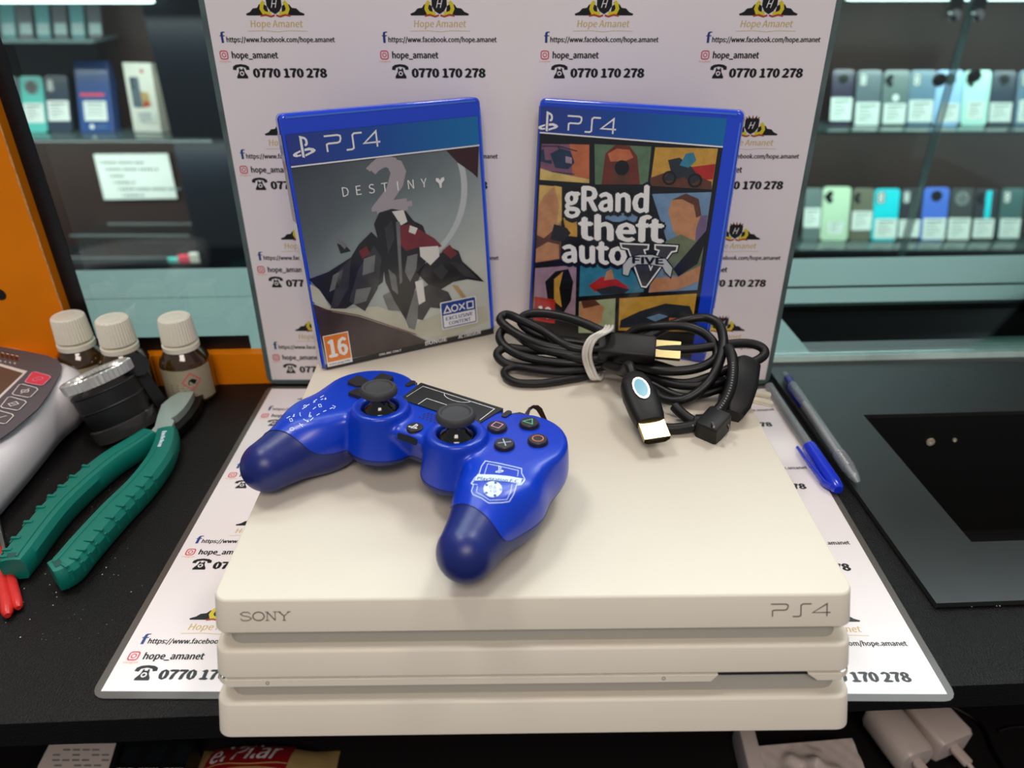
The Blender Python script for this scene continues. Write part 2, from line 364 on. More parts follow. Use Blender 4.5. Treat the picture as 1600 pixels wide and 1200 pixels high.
# ------------------------------------------------------------------ shop counter (work top, drawer shelf below)
c = thing('shop_counter', T2(0, 200, -900), 'black textured shop counter top under the white games console', 'counter')
mb = MB()
hx0, hy0 = iT(atz(1510, 847, 4)); hx1, hy1 = iT(atz(1355, 648, 4))
hx0 = (hx0+hx1)/2; 
W0, W1, D0, D1, Zt, Zb = -900, 900, 0, 500, 0, -17
def slab(mb, x0, x1, y0, y1, z0, z1, m):
    mb.prism([T2(x0, y0, z0), T2(x1, y0, z0), T2(x1, y1, z0), T2(x0, y1, z0)], (0, 0, z1-z0), m)
hy2 = 365; hy3 = 452; PX1 = 640
slab(mb, W0, hx0-3, D0, D1, Zb, Zt, 'counter_black'); slab(mb, hx0-3, W1, D0, hy0-3, Zb, Zt, 'counter_black')
slab(mb, PX1, W1, hy0-3, D1, Zb, Zt, 'counter_black'); slab(mb, hx0-3, PX1, hy1+3, hy2-3, Zb, Zt, 'counter_black')
slab(mb, hx0-3, PX1, hy3+3, D1, Zb, Zt, 'counter_black')
mb.build('worktop', c, world=True)
mb = MB(); slab(mb, W0, W1, 30, 500, -300, -282, 'counter_edge'); mb.build('lower_shelf', c, world=True)
mb = MB(); slab(mb, W0, W1, 480, 498, -282, -17, 'counter_edge'); mb.build('back_panel', c, world=True)
mb = MB(); slab(mb, W0, W0+18, 20, 500, -900, -17, 'counter_edge'); slab(mb, W1-18, W1, 20, 500, -900, -17, 'counter_edge'); slab(mb, W0, W1, 460, 478, -900, -300, 'counter_edge'); mb.build('cabinet_carcass', c, world=True)
# cash tray plate with an open well, running under the glass
GY = 557-228
t = thing('cash_tray', T2(420, 160, 0), 'black satin cash tray plate with an open square well, right of the pens', 'tray')
px0, py0 = iT(atz(1453, 943, 4)); pxb, _ = iT(atz(1225, 600, 4)); px0 = (px0+pxb)/2
mb = MB()
slab(mb, px0, hx0, py0, GY+8, .6, 4, 'plate'); slab(mb, px0, hx0, GY+8, 490, .6, 4, 'counter_reflection'); slab(mb, hx0, PX1, py0, hy0, .6, 4, 'plate'); slab(mb, PX1, PX1+47, py0, 490, .6, 4, 'plate')  # plate beyond the glass takes its painted grey-green reflection
slab(mb, hx0, PX1, hy1, hy2, .6, 4, 'plate'); slab(mb, hx0, PX1, hy3, 490, .6, 4, 'counter_reflection')
mb.build('plate', t, world=True, bevel=.8)
mb = MB()
for y0, y1 in ((hy0, hy1), (hy2, hy3)):
    slab(mb, hx0-2, hx0-.2, y0, y1, -120, .5, 'slot_black'); slab(mb, PX1+.2, PX1+2, y0, y1, -120, .5, 'slot_black')
    slab(mb, hx0-2, PX1+2, y1+.2, y1+2, -120, .5, 'slot_black'); slab(mb, hx0-2, PX1+2, y0-2, y0-.2, -120, .5, 'slot_black')
    slab(mb, hx0-2, PX1+2, y0-2, y1+2, -122, -120, 'slot_black')
mb.build('well', t, world=True)
mb = MB()
for q in ((1453, 690), (1492, 687)):
    X, Y = iT(aty(*q, T2(350, hy1, 0)[1])); P = T2(X, hy1-.2, 0); zz = aty(*q, P[1])[2]
    R = Matrix.Rotation(PI/2, 3, 'X')
    mb.lathe([(0.1, 0), (3.4 if q[0] < 1470 else 1.6, 0), (3.2 if q[0] < 1470 else 1.5, 1.2), (1.2, 1.3), (.1, .6)], 'pin_metal', 16, (P[0], P[1], zz), R)
mb.build('screw', t, world=True)
# ------------------------------------------------------------------ glass screen, its frame and the orange board
GY = 557-228
def G(px, py, off=0):            # photo pixel -> point on the glass plane (+off mm behind it)
    P = T2(0, GY+off, 0); return atplane(px, py, P, (-st, ct, 0))
gz = G(1400, 560)[2]
g = thing('glass_screen', T2(0, GY, 0), 'tall clear glass screen with a green edge standing behind the leaning sheet', 'glass screen')
mb = MB(); slab(mb, -365, 900, GY, GY+6, gz, 420, 'glass'); mb.build('pane', g, world=True)
mb = MB()
for k in range(3): slab(mb, 190, 900, GY-1.2+k*.3, GY+6.6, gz-1.8+k*2.1, gz+.1+k*2.1, 'glass_edge')
mb.build('polished_edge', g, world=True, label='bright green polished bottom edge of the glass')
b = thing('window_board', T2(-400, GY-13, 0), 'orange chipboard panel with a cut window opening behind the bottles', 'board')
Xe, _ = iT(G(101, 492, -11)); zs = G(300, 555, -11)[2]
mb = MB(); slab(mb, -900, Xe, GY-11, GY-1, 0, 330, 'wood_orange'); slab(mb, Xe, -150, GY-11, GY-1, 0, zs, 'wood_orange')
mb.build('panel', b, world=True)
mb = MB()
P0 = []; 
for k in range(43):
    z0 = zs+1+k*7; z1 = z0+7; j0 = random.uniform(.8, 2.2); slab(mb, Xe-j0*.6, Xe+.4, GY-11.5, GY-10.9, z0, z1, 'wood_chip')
mb.build('chipped_edge', b, world=True, label='pale chipped edge of the opening')
X, Z = iT(G(0, 460, -11))[0], G(0, 460, -11)[2]
mb = MB(); R = Matrix.Rotation(PI/2, 3, 'X'); mb.lathe([(.1, 0), (4.6, 0), (4.6, .6), (.1, .6)], 'slot_black', 20, T2(X, GY-11, Z), R); mb.build('drilled_hole', b, world=True)
fm = g
mb = MB(); slab(mb, Xe-4, Xe+13, GY-.9, GY-.1, zs, 330, 'frame_black'); slab(mb, Xe+13, -205, GY-.9, GY-.1, zs, zs+12, 'frame_black')
slab(mb, Xe-4, -205, GY-.9, GY-.1, zs-3, zs, 'frame_black'); mb.build('frame', fm, world=True, label='black metal frame strip around the left part of the glass')
# ------------------------------------------------------------------ things beyond the glass
ca = thing('display_counter', (0, 800, -900), 'display counter with a painted grey-green reflection, seen through the glass', 'counter')
mb = MB()
slab(mb, -900, px0-3, GY+10, 500, .2, 2, 'counter_reflection'); mb.build('reflection_sheet', ca, world=True)  # thin sheet added to carry the worktop's painted reflection
mb = MB(); slab(mb, -1400, 1800, 506, 590, -26, 0, 'counter_reflection'); mb.build('countertop', ca, world=True)  # top coloured with the reflection it would show
mb = MB(); slab(mb, -1400, 1800, 520, 585, -895, -26, 'frame_black'); mb.build('base', ca, world=True)
YF = 2290
def F(px, py, dy=0): return aty(px, py, YF+dy)
cb = thing('wall_display_cabinet', (0, YF+40, -900), 'dark wooden wall display cabinet with shelves of phones beyond the glass', 'cabinet')
mb = MB(); mb.box((0, YF+95, -300), (5200, 14, 1190), 'far_wood'); mb.build('back_panel', cb, world=True)
mb = MB(); mb.box((-1620, YF+84, 40), (780, 8, 420), 'far_black'); mb.build('black_backing', cb, world=True)
def shelfat(x0, x1, z, nm='shelf'):
    mb = MB(); mb.box(((x0+x1)/2, YF-8, z-5), (x1-x0, 150, 9), 'shelf'); return mb.build(nm, cb, world=True)
z1 = F(1400, 196)[2]; z2 = F(1400, 376)[2]; z3 = F(60, 207)[2]; z4 = F(60, 57)[2]
shelfat(300, 2400, z1); shelfat(300, 2400, z2); shelfat(-2400, -880, z3); shelfat(-2400, -1150, z4)
pl = MB(); X0 = F(240, 0)[0]; pl.box((X0+110, YF-20, -250), (220, 120, 1300), 'pillar'); pl.build('post', cb, world=True)
mb = MB(); mb.box((-1090, YF+20, -300), (30, 140, 1190), 'far_wood')
for (q0, q1, nm, lab) in (((-200, 4), (238, 4), 'led_bar', 0), ((1325, 0), (2100, 0), 'led_bar', 0)):
    a = F(q0[0], q0[1], -120); d = F(q1[0], q1[1], -120); mb = MB()
    mb.box(((a[0]+d[0])/2, a[1], a[2]+8), (d[0]-a[0], 30, 18), 'led'); mb.build(nm, cb, world=True, label='glowing white strip light')
TAU = math.radians(20); cT, sT = math.cos(TAU), math.sin(TAU)
def phone(x0, x1, yb, yt, z, body, tagr, cam_kind, label, cat='phone', name='smartphone', dep=9, group='smartphones with price labels in the far cabinet', badge=None, stripe=None, yoff=0):
    a = F((x0+x1)/2, yb, yoff); Wd = (x1-x0)*(F(x0+1, yb)[0]-F(x0, yb)[0])
    a[2] = z
    # height along the lean to reach the top pixel
    d = ray((x0+x1)/2, yt); N = np.array([0, cT, sT]); N = np.array([0, -cT, sT]); tt = np.dot(a-CAMP, N)/np.dot(d, N); top = CAMP+d*tt; Hh = np.linalg.norm((top-a)[1:])
    t = thing(name, a, label, cat, group)
    U = np.array([1, 0, 0.]); V = np.array([0, sT, cT]); Nn = np.array([0, -cT, sT])
    base = np.array([0, 0, .5])+Nn*0
    mb = MB(); P = [base+U*p[0]+V*(p[1]+Hh/2)-Nn*dep for p in rrect(Wd, Hh, min(12, Wd*.16) if dep < 20 else 1.2)]
    mb.prism(P, Nn*dep, body, smooth=True)
    fr = Fr(mb, base, U, V, Nn, step=.25)
    if stripe: fr.rect(-Wd*.02, Hh*.42, Wd*.25, Hh*.96, stripe, 1)
    if badge: fr.poly(circ(Wd*.02, Hh*.50, Wd*.13, 16), badge, 1)
    mb.build('body', t)
    if cam_kind:
        mb = MB(); fr = Fr(mb, base, U, V, Nn, step=.5)
        if cam_kind == 'round':
            mb.prism([fr.P(p, 0) for p in circ(0, Hh*.80, Wd*.30, 20)], Nn*1.6, 'grey_ink')
            for q in ((-.12, 0), (.12, 0), (0, .13), (0, -.13)): fr.poly(circ(q[0]*Wd, Hh*.80+q[1]*Wd, Wd*.06, 10), 'black_gloss', 5)
        elif cam_kind == 'disc':
            mb.prism([fr.P(p, 0) for p in circ(0, Hh*.84, Wd*.22, 20)], Nn*1.6, 'black_gloss')
        else:
            n = 2 if cam_kind == 'two' else 3
            mb.prism([fr.P(p, 0) for p in rrect(Wd*.34, Hh*.24, Wd*.1, 4, -Wd*.25, Hh*.83)], Nn*1.4, 'grey_ink' if cam_kind == 'two' else body)
            for k in range(n):
                fr.poly(circ(-Wd*(.25 + (.0 if n == 2 else .05*(k % 2)*2)), Hh*(.89-.09*k*(2/n)-.02), Wd*.11, 12), 'tag' if cam_kind == 'two' else 'black_gloss', 4)
                fr.poly(circ(-Wd*(.25 + (.0 if n == 2 else .05*(k % 2)*2)), Hh*(.89-.09*k*(2/n)-.02), Wd*.05, 10), 'black_gloss', 5)
        mb.build('camera_lens', t)
    if tagr:
        mb = MB(); fr = Fr(mb, base, U, V, Nn, step=.3); u0, v0, u1, v1 = tagr
        u0, u1, v0, v1 = (u0-.5)*Wd, (u1-.5)*Wd, v0*Hh, v1*Hh
        mb.prism([fr.P(p, 1) for p in ((u0, v0), (u1, v0), (u1, v1), (u0, v1))], Nn*.8, 'tag' if cam_kind or 'dim' not in label else 'tag_shaded')  # tags of the dim row darkened to stand for missing light
        for k in range(5):
            yy = v1-(v1-v0)*(.16+.15*k); fr.stroke([(u0+(u1-u0)*.14, yy), (u0+(u1-u0)*(.86 if k < 1 else .5+.08*((k*5) % 4)), yy)], (v1-v0)*(.07 if k == 0 else .035), 'grey_ink', 5)
        mb.build('price_label', t)
    return t
for k, v in dict(ph_purple=(52, 42, 66), ph_slate=(96, 108, 116), ph_grey=(104, 118, 118), ph_steel=(100, 128, 150), ph_sky=(160, 200, 240), ph_mint=(190, 238, 226), ph_dark=(50, 62, 78),
                 ph_cream=(196, 220, 190), ph_olive=(104, 104, 88), ph_cyan=(0, 208, 224), ph_black=(44, 44, 54), ph_blue=(70, 110, 210), ph_char=(60, 62, 64), ph_teal=(60, 96, 96), ph_aqua=(96, 196, 186), box_blue=(48, 80, 140), box_white=(226, 226, 212)).items():
    m8(k, *v, rough=.25, coat=.4)
TG = (.02, .03, 1.0, .44)
r1 = [(1297, 1330, 190, 109, 'ph_purple', (0, .08, 1, .5), 'disc', 'dark purple phone with white label beside the sheet edge, upper row'),
      (1334, 1372, 195, 110, 'ph_slate', (.03, 0, 1, .42), 'two', 'slate grey phone second from the sheet in the upper row'),
      (1375, 1415, 195, 110, 'ph_grey', (.1, .03, .95, .4), 'three', 'grey phone with a round white badge in the upper row'),
      (1416, 1456, 195, 110, 'ph_steel', (.05, .06, .97, .46), 'two', 'steel blue phone with two ringed lenses left of the sky blue one'),
      (1457, 1498, 195, 110, 'ph_sky', (.22, .06, .95, .4), 'disc', 'sky blue phone with round lens ring in the upper row'),
      (1500, 1541, 195, 110, 'ph_mint', (.2, .1, .85, .44), 'three', 'pale mint phone with black knob in front, upper row'),
      (1543, 1579, 195, 111, 'ph_dark', (.03, .06, .97, .42), 'disc', 'dark blue-grey phone with a light stripe in the upper row'),
      (1584, 1624, 195, 110, 'ph_steel', (.12, .06, .97, .46), 'two', 'steel blue phone cut by the right photo border, upper row')]
for i, (x0, x1, yb, yt, m_, tr, ck, lb) in enumerate(r1):
    phone(x0, x1, yb, yt, z1, m_, tr, ck, lb, badge='tag' if i == 2 else None, group='phones on the upper right shelf')
r2 = [(1254, 1279, 375, 294, 'ph_grey', (0, .25, 1, .62), None, 'grey phone half hidden by the sheet edge in the lower row'),
      (1281, 1324, 375, 292, 'ph_cream', (.26, .12, .8, .36), 'three', 'shimmering cream and mint phone in the lower row'),
      (1327, 1360, 375, 294, 'ph_olive', (.05, .2, .98, .56), 'three', 'olive grey phone left of the bright cyan one'),
      (1361, 1400, 375, 295, 'ph_cyan', (.1, .04, .98, .42), 'two', 'bright cyan phone in the lower row'),
      (1402, 1435, 375, 294, 'ph_black', (.02, .06, 1, .4), 'two', 'blackish phone right of the bright cyan one'),
      (1437, 1476, 375, 293, 'ph_blue', (.08, .02, .98, .42), 'disc', 'royal blue phone with round dark lens, lower row'),
      (1479, 1514, 375, 294, 'ph_char', (.02, .02, .98, .43), 'round', 'charcoal phone with a large round lens disc, lower row'),
      (1517, 1551, 375, 295, 'ph_black', (.05, .05, .98, .42), 'three', 'black phone with a cyan stripe, lower row'),
      (1557, 1592, 375, 294, 'ph_teal', (.08, .05, .98, .42), 'two', 'dark teal phone last in the lower row')]
for i, (x0, x1, yb, yt, m_, tr, ck, lb) in enumerate(r2):
    phone(x0, x1, yb, yt, z2, m_, tr, ck, lb, stripe='ph_cyan' if i == 7 else None, group='phones on the lower right shelf')
phone(16, 37, 205, 120, z3, 'ph_slate', None, None, 'grey phone cut by the black frame on the left shelf', group='phones on the left shelf')
phone(39, 74, 205, 119, z3, 'ph_aqua', (.05, .17, .93, .52), 'round', 'aqua phone with a round four-lens camera on the left shelf', group='phones on the left shelf')
phone(77, 113, 205, 118, z3, 'ph_dark', (.03, .2, .95, .56), 'two', 'dark phone right of the aqua phone on the left shelf', group='phones on the left shelf')
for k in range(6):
    xx = 4+k*27; phone(xx, xx+21, 56, 6, z4, 'ph_char' if k % 2 else 'ph_teal', (.1, .08, .95, .4), None, 'dim dark phone on the top left shelf with a label toned as if shaded', group='dim phones on the top left shelf')
def carton(x0, x1, yb, yt, z, m_, label, dep, deco, ry=0):
    a = F((x0+x1)/2, yb); a[2] = z; Wd = (x1-x0)*(F(x0+1, yb)[0]-F(x0, yb)[0]); b_ = aty((x0+x1)/2-6, yt, a[1]); Hh = b_[2]-z
    t = thing('phone_box', a, label, 'box', 'phone boxes on the left shelf', rot=Matrix.Rotation(ry, 3, 'Z') @ Matrix.Rotation(-.34 if m_ == 'box_blue' else -.12, 3, 'X'))
    mb = MB(); mb.box((0, dep/2, Hh/2+.5), (Wd, dep, Hh), m_); fr = Fr(mb, (0, 0, .5), (1, 0, 0), (0, 0, 1), (0, -1, 0), step=.4); deco(fr, Wd, Hh); mb.build('carton', t, bevel=1)
    mb = MB(); fr = Fr(mb, (0, 0, .5), (1, 0, 0), (0, 0, 1), (0, -1, 0), step=.4); fr.rect(-Wd*.32, Hh*.16, Wd*.36, Hh*.44, 'tag', 6) if m_ == 'box_blue' else fr.rect(-Wd*.2, Hh*.16, Wd*.36, Hh*.30, 'tag', 6)
    for k in range(4): fr.stroke([(-Wd*.22, Hh*((.40 if m_ == 'box_blue' else .28)-.05*k*(1 if m_ == 'box_blue' else .6))), (Wd*.26, Hh*((.40 if m_ == 'box_blue' else .28)-.05*k*(1 if m_ == 'box_blue' else .6)))], 3 if k == 0 else 1.6, 'grey_ink', 8)
    mb.build('price_label', t)
def d1(fr, W_, H_):
    fr.stroke([(-W_*.4+i*W_*.08, H_*(.52+.02*(i % 2))) for i in range(10)], H_*.035, 'key_red', 1); fr.poly(circ(-W_*.14, H_*.08, W_*.07, 12), 'tag', 1); fr.stroke([(0, H_*.08), (W_*.3, H_*.08)], 4, 'ph_steel', 1)
def d2(fr, W_, H_):
    fr.rect(-W_*.36, H_*.36, -W_*.02, H_*.80, 'ph_slate', 1, r=4); fr.poly([(-W_*.02, H_*.36), (W_*.3, H_*.40), (W_*.26, H_*.58), (0, H_*.60)], 'bag_tan', 2)
    fr.poly([(-W_*.02, H_*.36), (W_*.3, H_*.40), (W_*.1, H_*.48)], 'crest_red', 3); fr.poly(circ(-W_*.26, H_*.74, 5, 10), 'black_gloss', 3); fr.poly(circ(-W_*.26, H_*.66, 5, 10), 'black_gloss', 3); fr.rect(W_*.08, H_*.86, W_*.2, H_*.91, 'crest_red', 1)
carton(122, 174, 192, 93, z3, 'box_blue', 'tall blue phone box with red lettering on the left shelf', 40, d1)
carton(206, 254, 203, 99, z3, 'box_white', 'white phone box with an orange picture on the left shelf', 60, d2, -.2)
a = F(262, 203, 60); t = thing('phone_box', (a[0]+60, a[1]-40, z3), 'plain white box edge behind the white phone box', 'box', 'phone boxes on the left shelf')
mb = MB(); mb.box((0, 20, 82), (70, 36, 163), 'box_white'); mb.build('carton', t, bevel=1)
# paper notice
c1, c2, c3, c4 = F(146, 241, 70), F(262, 240, 70), F(277, 310, 70), F(163, 312, 70)
mb = MB(); U = (c2-c1); U = U/np.linalg.norm(U); mb.prism([c1, c2, c3, c4][::-1], (0, 1.2, 0), 'tag')
fr = Fr(mb, c1, (1, 0, 0), (0, 0, 1), (0, -1, 0), step=.6)
Wn = c2[0]-c1[0]
for k, wd in enumerate((.72, .86, .28, .36, 1.0, .36)):
    xx = 12+k*9; n = int(wd*20); 
    for j in range(n): 
        x_ = xx+j*(Wn-30)/20; fr.rect(x_, -22-k*21-8, x_+(7 if j % 5 else 4), -22-k*21, 'grey_ink', 1+.1*(j % 2))
tag(mb.build('paper_notice'), 'white paper notice with blurred print taped below the left shelf', 'notice')
# acrylic tray and small packets
a = F(225, 398, 0); t = thing('acrylic_tray', (a[0], a[1], a[2]), 'clear acrylic tray on the lower left shelf', 'tray')
q = F(225, 392)
mb = MB(); mb.box((0, 20, 40), (360, 110, 80), 'clear'); mb.build('shell', t)
mb = MB(); mb.box((-10, -38, 78), (380, 4, 4), 'grey_ink'); mb.box((-10, -38, 3), (420, 4, 4), 'grey_ink'); mb.box((20, 70, 82), (300, 4, 4), 'grey_ink'); mb.build('rim', t)
mb = MB(); mb.box((-800-300, YF+10, a[2]-7), (1100, 170, 10), 'far_black'); mb.build('lower_ledge', cb, world=True)
for k, (x_, m_, lb) in enumerate(((268, 'ph_aqua', 'tiny aqua packet beside the acrylic tray'), (285, 'key_red', 'tiny pink packet beside the acrylic tray'), (303, 'box_white', 'small cream packet beside the acrylic tray'))):
    p = F(x_, 392, -70); mb = MB(); mb.box((p[0], p[1], a[2]+8+k*4), (34, 14, 16+k*8), m_); single('packet', mb, lb, 'packet', 'small packets by the acrylic tray', bevel=2)
# glass doors on the right with clips and knobs, one metre in front of the shelves
def dr(x0, x1, Y, nm, lab):
    t = thing('glass_door', (x0, Y, -560), lab, 'glass door', 'glass cabinet doors')
    mb = MB(); mb.box(((x1-x0)/2, 0, 400), (abs(x1-x0), 6, 800), 'glass'); mb.build('pane', t)
    mb = MB(); e = 0 if nm == 'b' else (x1-x0); mb.box((e, -2, 400), (5, 8, 800), 'ph_teal'); mb.build('edge_strip', t)
    return t
YD = 2100
xj = aty(1478, 150, YD)[0]
DOORS = [None, None]; DOORS[0] = dr(500, xj-6, YD, 'a', 'left glass cabinet door ending at the slanting seam'); DOORS[1] = dr(xj+6, 2300, YD, 'b', 'right glass cabinet door starting at the slanting seam')
for q, lb in (((1465, 124), 'black round knob on the left glass door'), ((1519, 118), 'black round knob on the right glass door')):
    p = aty(*q, YD-12); mb = MB(); mb.lathe([(.1, 0), (16, 3), (18, 10), (15, 18), (.1, 20)], 'black', 20, p, Matrix.Rotation(PI/2, 3, 'X')); mb.build('door_knob', DOORS[0 if 'left' in lb else 1], world=True)
for q, lb in (((1491, 15), 'metal clip at the top of the left glass door'), ((1527, 15), 'metal clip at the top of the right glass door')):
    p = aty(*q, YD-12); t = thing('door_clip', p, lb, 'clip', 'clips on the glass doors')
    mb = MB(); mb.box((0, 0, 14), (34, 12, 34), 'black'); mb.build('bracket', t, bevel=2)
    mb = MB(); mb.lathe([(.1, 0), (15, 1), (14, 10), (.1, 14)], 'chrome', 20, (0, -4, -12), Matrix.Rotation(PI/2, 3, 'X')); mb.build('rosette', t)
# ------------------------------------------------------------------ printed laminated sheets
SW, SH = 424.0, 300.0
def sheet(name, O, U, V, N, label, skip=lambda i, j: False, curl=None):
    t = thing(name, O, label, 'printed sheet')
    O = np.array([0, 0, 0.])
    def m3(p, L):
        z = 0 if curl is None else curl(p[0], p[1])
        return O + np.array(U)*p[0] + np.array(V)*p[1] + np.array(N)*(L*.06 + z)
    mb = MB(); fr = Fr(mb, O, U, V, N, m3=m3)
    nx, ny = 54, 36; v = []; f = []
    for j in range(ny+1):
        for i in range(nx+1): v.append(m3((4+(SW-8)*i/nx, 4+(SH-8)*j/ny), 6))
    for j in range(ny):
        for i in range(nx): a = j*(nx+1)+i; f.append([a, a+1, a+nx+2, a+nx+1])
    mb.add(v, f, 'paper', True)
    for i in range(4):
        for j in range(4):
            if not skip(i, j): sheet_block(fr, 10+i*109, 11+j*76.5, 7)
    mb.build('paper', t)
    mb = MB()                                              # clear laminate pouch around and under the paper
    P = rrect(SW, SH, 7, 4, SW/2, SH/2)
    if curl is None: mb.prism([m3(p, 0) for p in P], np.array(N)*.3, 'laminate_clear')
    else:
        Q = []
        for k in range(len(P)):
            a, b = P[k], P[(k+1) % len(P)]; n = max(1, int(math.dist(a, b)/14))
            for q in range(n): Q.append((a[0]+(b[0]-a[0])*q/n, a[1]+(b[1]-a[1])*q/n))
        R_ = [(SW/2+(p[0]-SW/2)*(1-12/SW), SH/2+(p[1]-SH/2)*(1-12/SH)) for p in Q]; n = len(Q)
        for L0 in (1, 5): mb.add([m3(p, L0) for p in Q]+[m3(p, L0) for p in R_], [[i, (i+1) % n, n+(i+1) % n, n+i] for i in range(n)], 'laminate', True)
        mb.add([m3(p, 1) for p in Q]+[m3(p, 5) for p in Q], [[i, (i+1) % n, n+(i+1) % n, n+i] for i in range(n)], 'laminate_bright', True)
    mb.build('laminate_border', t)
    return t
A_ = -.004
mU = np.array([math.cos(A_), math.sin(A_), 0]); mV = np.array([-math.sin(A_), math.cos(A_), 0])
MO = np.array([-206.5, 230.5, .4])
sheet('laminated_sheet', MO, mU, mV, (0, 0, 1), 'laminated sheet of shop adverts lying flat under the games console', curl=lambda u, v: (2.2*((u-395)/29)**2 if u > 395 else 0)*max(0, v/300))
lean = math.atan2(8.5, 288)
sV = np.array([0, math.sin(lean), math.cos(lean)]); sN = np.array([0, -math.cos(lean), math.sin(lean)])
m8('paper_back', 222, 214, 220, rough=.3, coat=.2)
so = sheet('laminated_sheet', (-206.5, 534.5, 1.0), (1, 0, 0), sV, sN, 'laminated sheet of shop adverts standing upright behind the game cases')
# ------------------------------------------------------------------ games console
CA = .0135
cU = np.array([math.cos(CA), math.sin(CA), 0]); cV = np.array([-math.sin(CA), math.cos(CA), 0]); CZ = np.array([0, 0, 1.])
CO = np.array([-136.9, 208.6, .9]); CW, CD, CH, SL = 295.5, 295.5, 59.0, 29.0
con = thing('games_console', CO + cU*CW/2, 'white three-slab games console lying flat with its front over the counter edge', 'games console')
def C(u, v, z): return CO + cU*u + cV*(v + SL*z/CH) + CZ*z
def cslab(mb, z0, z1, m, r=7, inset=0, bev=.9):
    loops = []
    for z, i in ((z0, bev), (z0+bev, 0), (z1-bev, 0), (z1-bev*.3, bev*.3), (z1, bev)):
        k = inset+i; loops.append([C(p[0], p[1], z) for p in rrect(CW-2*k, CD-2*k, max(r-i, 2), 6, CW/2, CD/2)])
    mb.loft(loops, m)
mb = MB(); cslab(mb, 44.6, 59, 'console_white'); 
nF = np.cross(cU, C(0, 0, 59)-C(0, 0, 0)); nF = nF/np.linalg.norm(nF)
fV = (C(0, 0, 59)-C(0, 0, 0)); fV = fV/np.linalg.norm(fV)
def fpx(px, py):                                        # photo pixel -> front-face coordinates
    p = atplane(px, py, C(0, 0, 0), nF); d = p-C(0, 0, 0); return np.dot(d, cU), np.dot(d, fV)
fr = Fr(mb, C(0, 0, 0), cU, fV, nF if nF[1] < 0 else -nF, step=.04)
a, b_ = fpx(376, 970), fpx(453, 957)
v_, f_ = textgeo('SONY')
# wide engraved slab-serif lettering, its recess shade painted as dark strokes
def T4(x0, y0, w_, h): return lambda P: [(x0+p*w_, y0+q*h) for p, q in P]
x0, y0 = a; ww = (b_[0]-a[0]); hh = 4.0
def serif(fr, L):
    t = .55; q = T4(x0, y0, ww, hh)
    fr.stroke(q([(.20, .78), (.16, .98), (.06, 1), (.0, .78), (.05, .58), (.17, .45), (.22, .25), (.16, .02), (.04, 0), (.0, .25)]), t*.8, 'recess_shade', L)
    fr.stroke([(x0+ww*.365+ww*.115*math.cos(k*PI/8), y0+hh*.5+hh*.5*math.sin(k*PI/8)) for k in range(16)], t, 'recess_shade', L, closed=True)
    fr.stroke(q([(.54, 0), (.54, 1)]), t*.7, 'recess_shade', L); fr.stroke(q([(.54, 1), (.70, .02)]), t, 'recess_shade', L); fr.stroke(q([(.70, 0), (.70, 1)]), t*.7, 'recess_shade', L)
    for p in (.54, .70): fr.stroke(q([(p-.04, 1 if p > .6 else 0), (p+.04, 1 if p > .6 else 0)]), .4, 'recess_shade', L)
    fr.stroke(q([(.50, 1), (.56, 1)]), .4, 'recess_shade', L)
    fr.stroke(q([(.78, 1), (.88, .5), (.88, 0)]), t, 'recess_shade', L); fr.stroke(q([(.98, 1), (.88, .5)]), t*.7, 'recess_shade', L)
    for p, y in ((.78, 1), (.98, 1), (.88, 0)): fr.stroke(q([(p-.035, y), (p+.035, y)]), .4, 'recess_shade', L)
serif(fr, 1)
a, b_ = fpx(1204, 965), fpx(1298, 944)
ps4_word(fr, a[0], a[1]+.4, 5.9, (b_[0]-a[0]), 'recess_shade', 1, t=.085)  # engraved mark, recess shade painted as dark strokes
# mirrored emblem on the top face, its dark reflection painted black, read from the photograph's visible end
top = Fr(mb, C(0, 0, 59), cU, cV, CZ, step=.05)
def tpx(px, py):
    p = atz(px, py, CO[2]+59); d = p-C(0, 0, 59); return (np.dot(d, cU), np.dot(d, cV))
top.poly([tpx(*p) for p in ((820, 646), (826, 637), (833, 633), (841, 633), (847, 638), (855, 656), (855, 660), (849, 663), (812, 660), (846, 654), (838, 641), (833, 638), (829, 641), (826, 650))], 'black_gloss', 1)
top.poly([tpx(*p) for p in ((795, 652), (800, 646), (812, 644), (822, 647), (824, 652), (815, 656), (800, 657))], 'black_gloss', 1.5)
mb.build('upper_slab', con, world=True)
mb = MB(); cslab(mb, 25.6, 37.2, 'console_white'); mb.build('middle_slab', con, world=True)
mb = MB()
xs0, xs1 = fpx(1112, 1058)[0], fpx(1276, 1056)[0]
def lip(u0, u1, e0, e1):
    z0, z1 = 22.4, 25.2
    P = [(u0, -.1), (u1, -.1), (u1, 14), (u0, 14)]
    mb.add([C(u0+e0, 0, z0), C(u1-e1, 0, z0), C(u1-e1, 14, z0), C(u0+e0, 14, z0), C(u0, 0, z1), C(u1, 0, z1), C(u1, 14, z1), C(u0, 14, z1)],
           [(3, 2, 1, 0), (4, 5, 6, 7), (0, 1, 5, 4), (1, 2, 6, 5), (2, 3, 7, 6), (3, 0, 4, 7)], 'console_white')
lip(5.5, xs0+3, 0, 3.4); lip(xs1-4, CW-5.5, 4.5, 0)
loops = []
for z, k in ((22.4, .8), (23, .25), (25.2, .25)): loops.append([C(p[0], p[1], z) for p in rrect(CW-2*k, CD-2*k, 7, 6, CW/2, CD/2)])
n = len(loops[0])
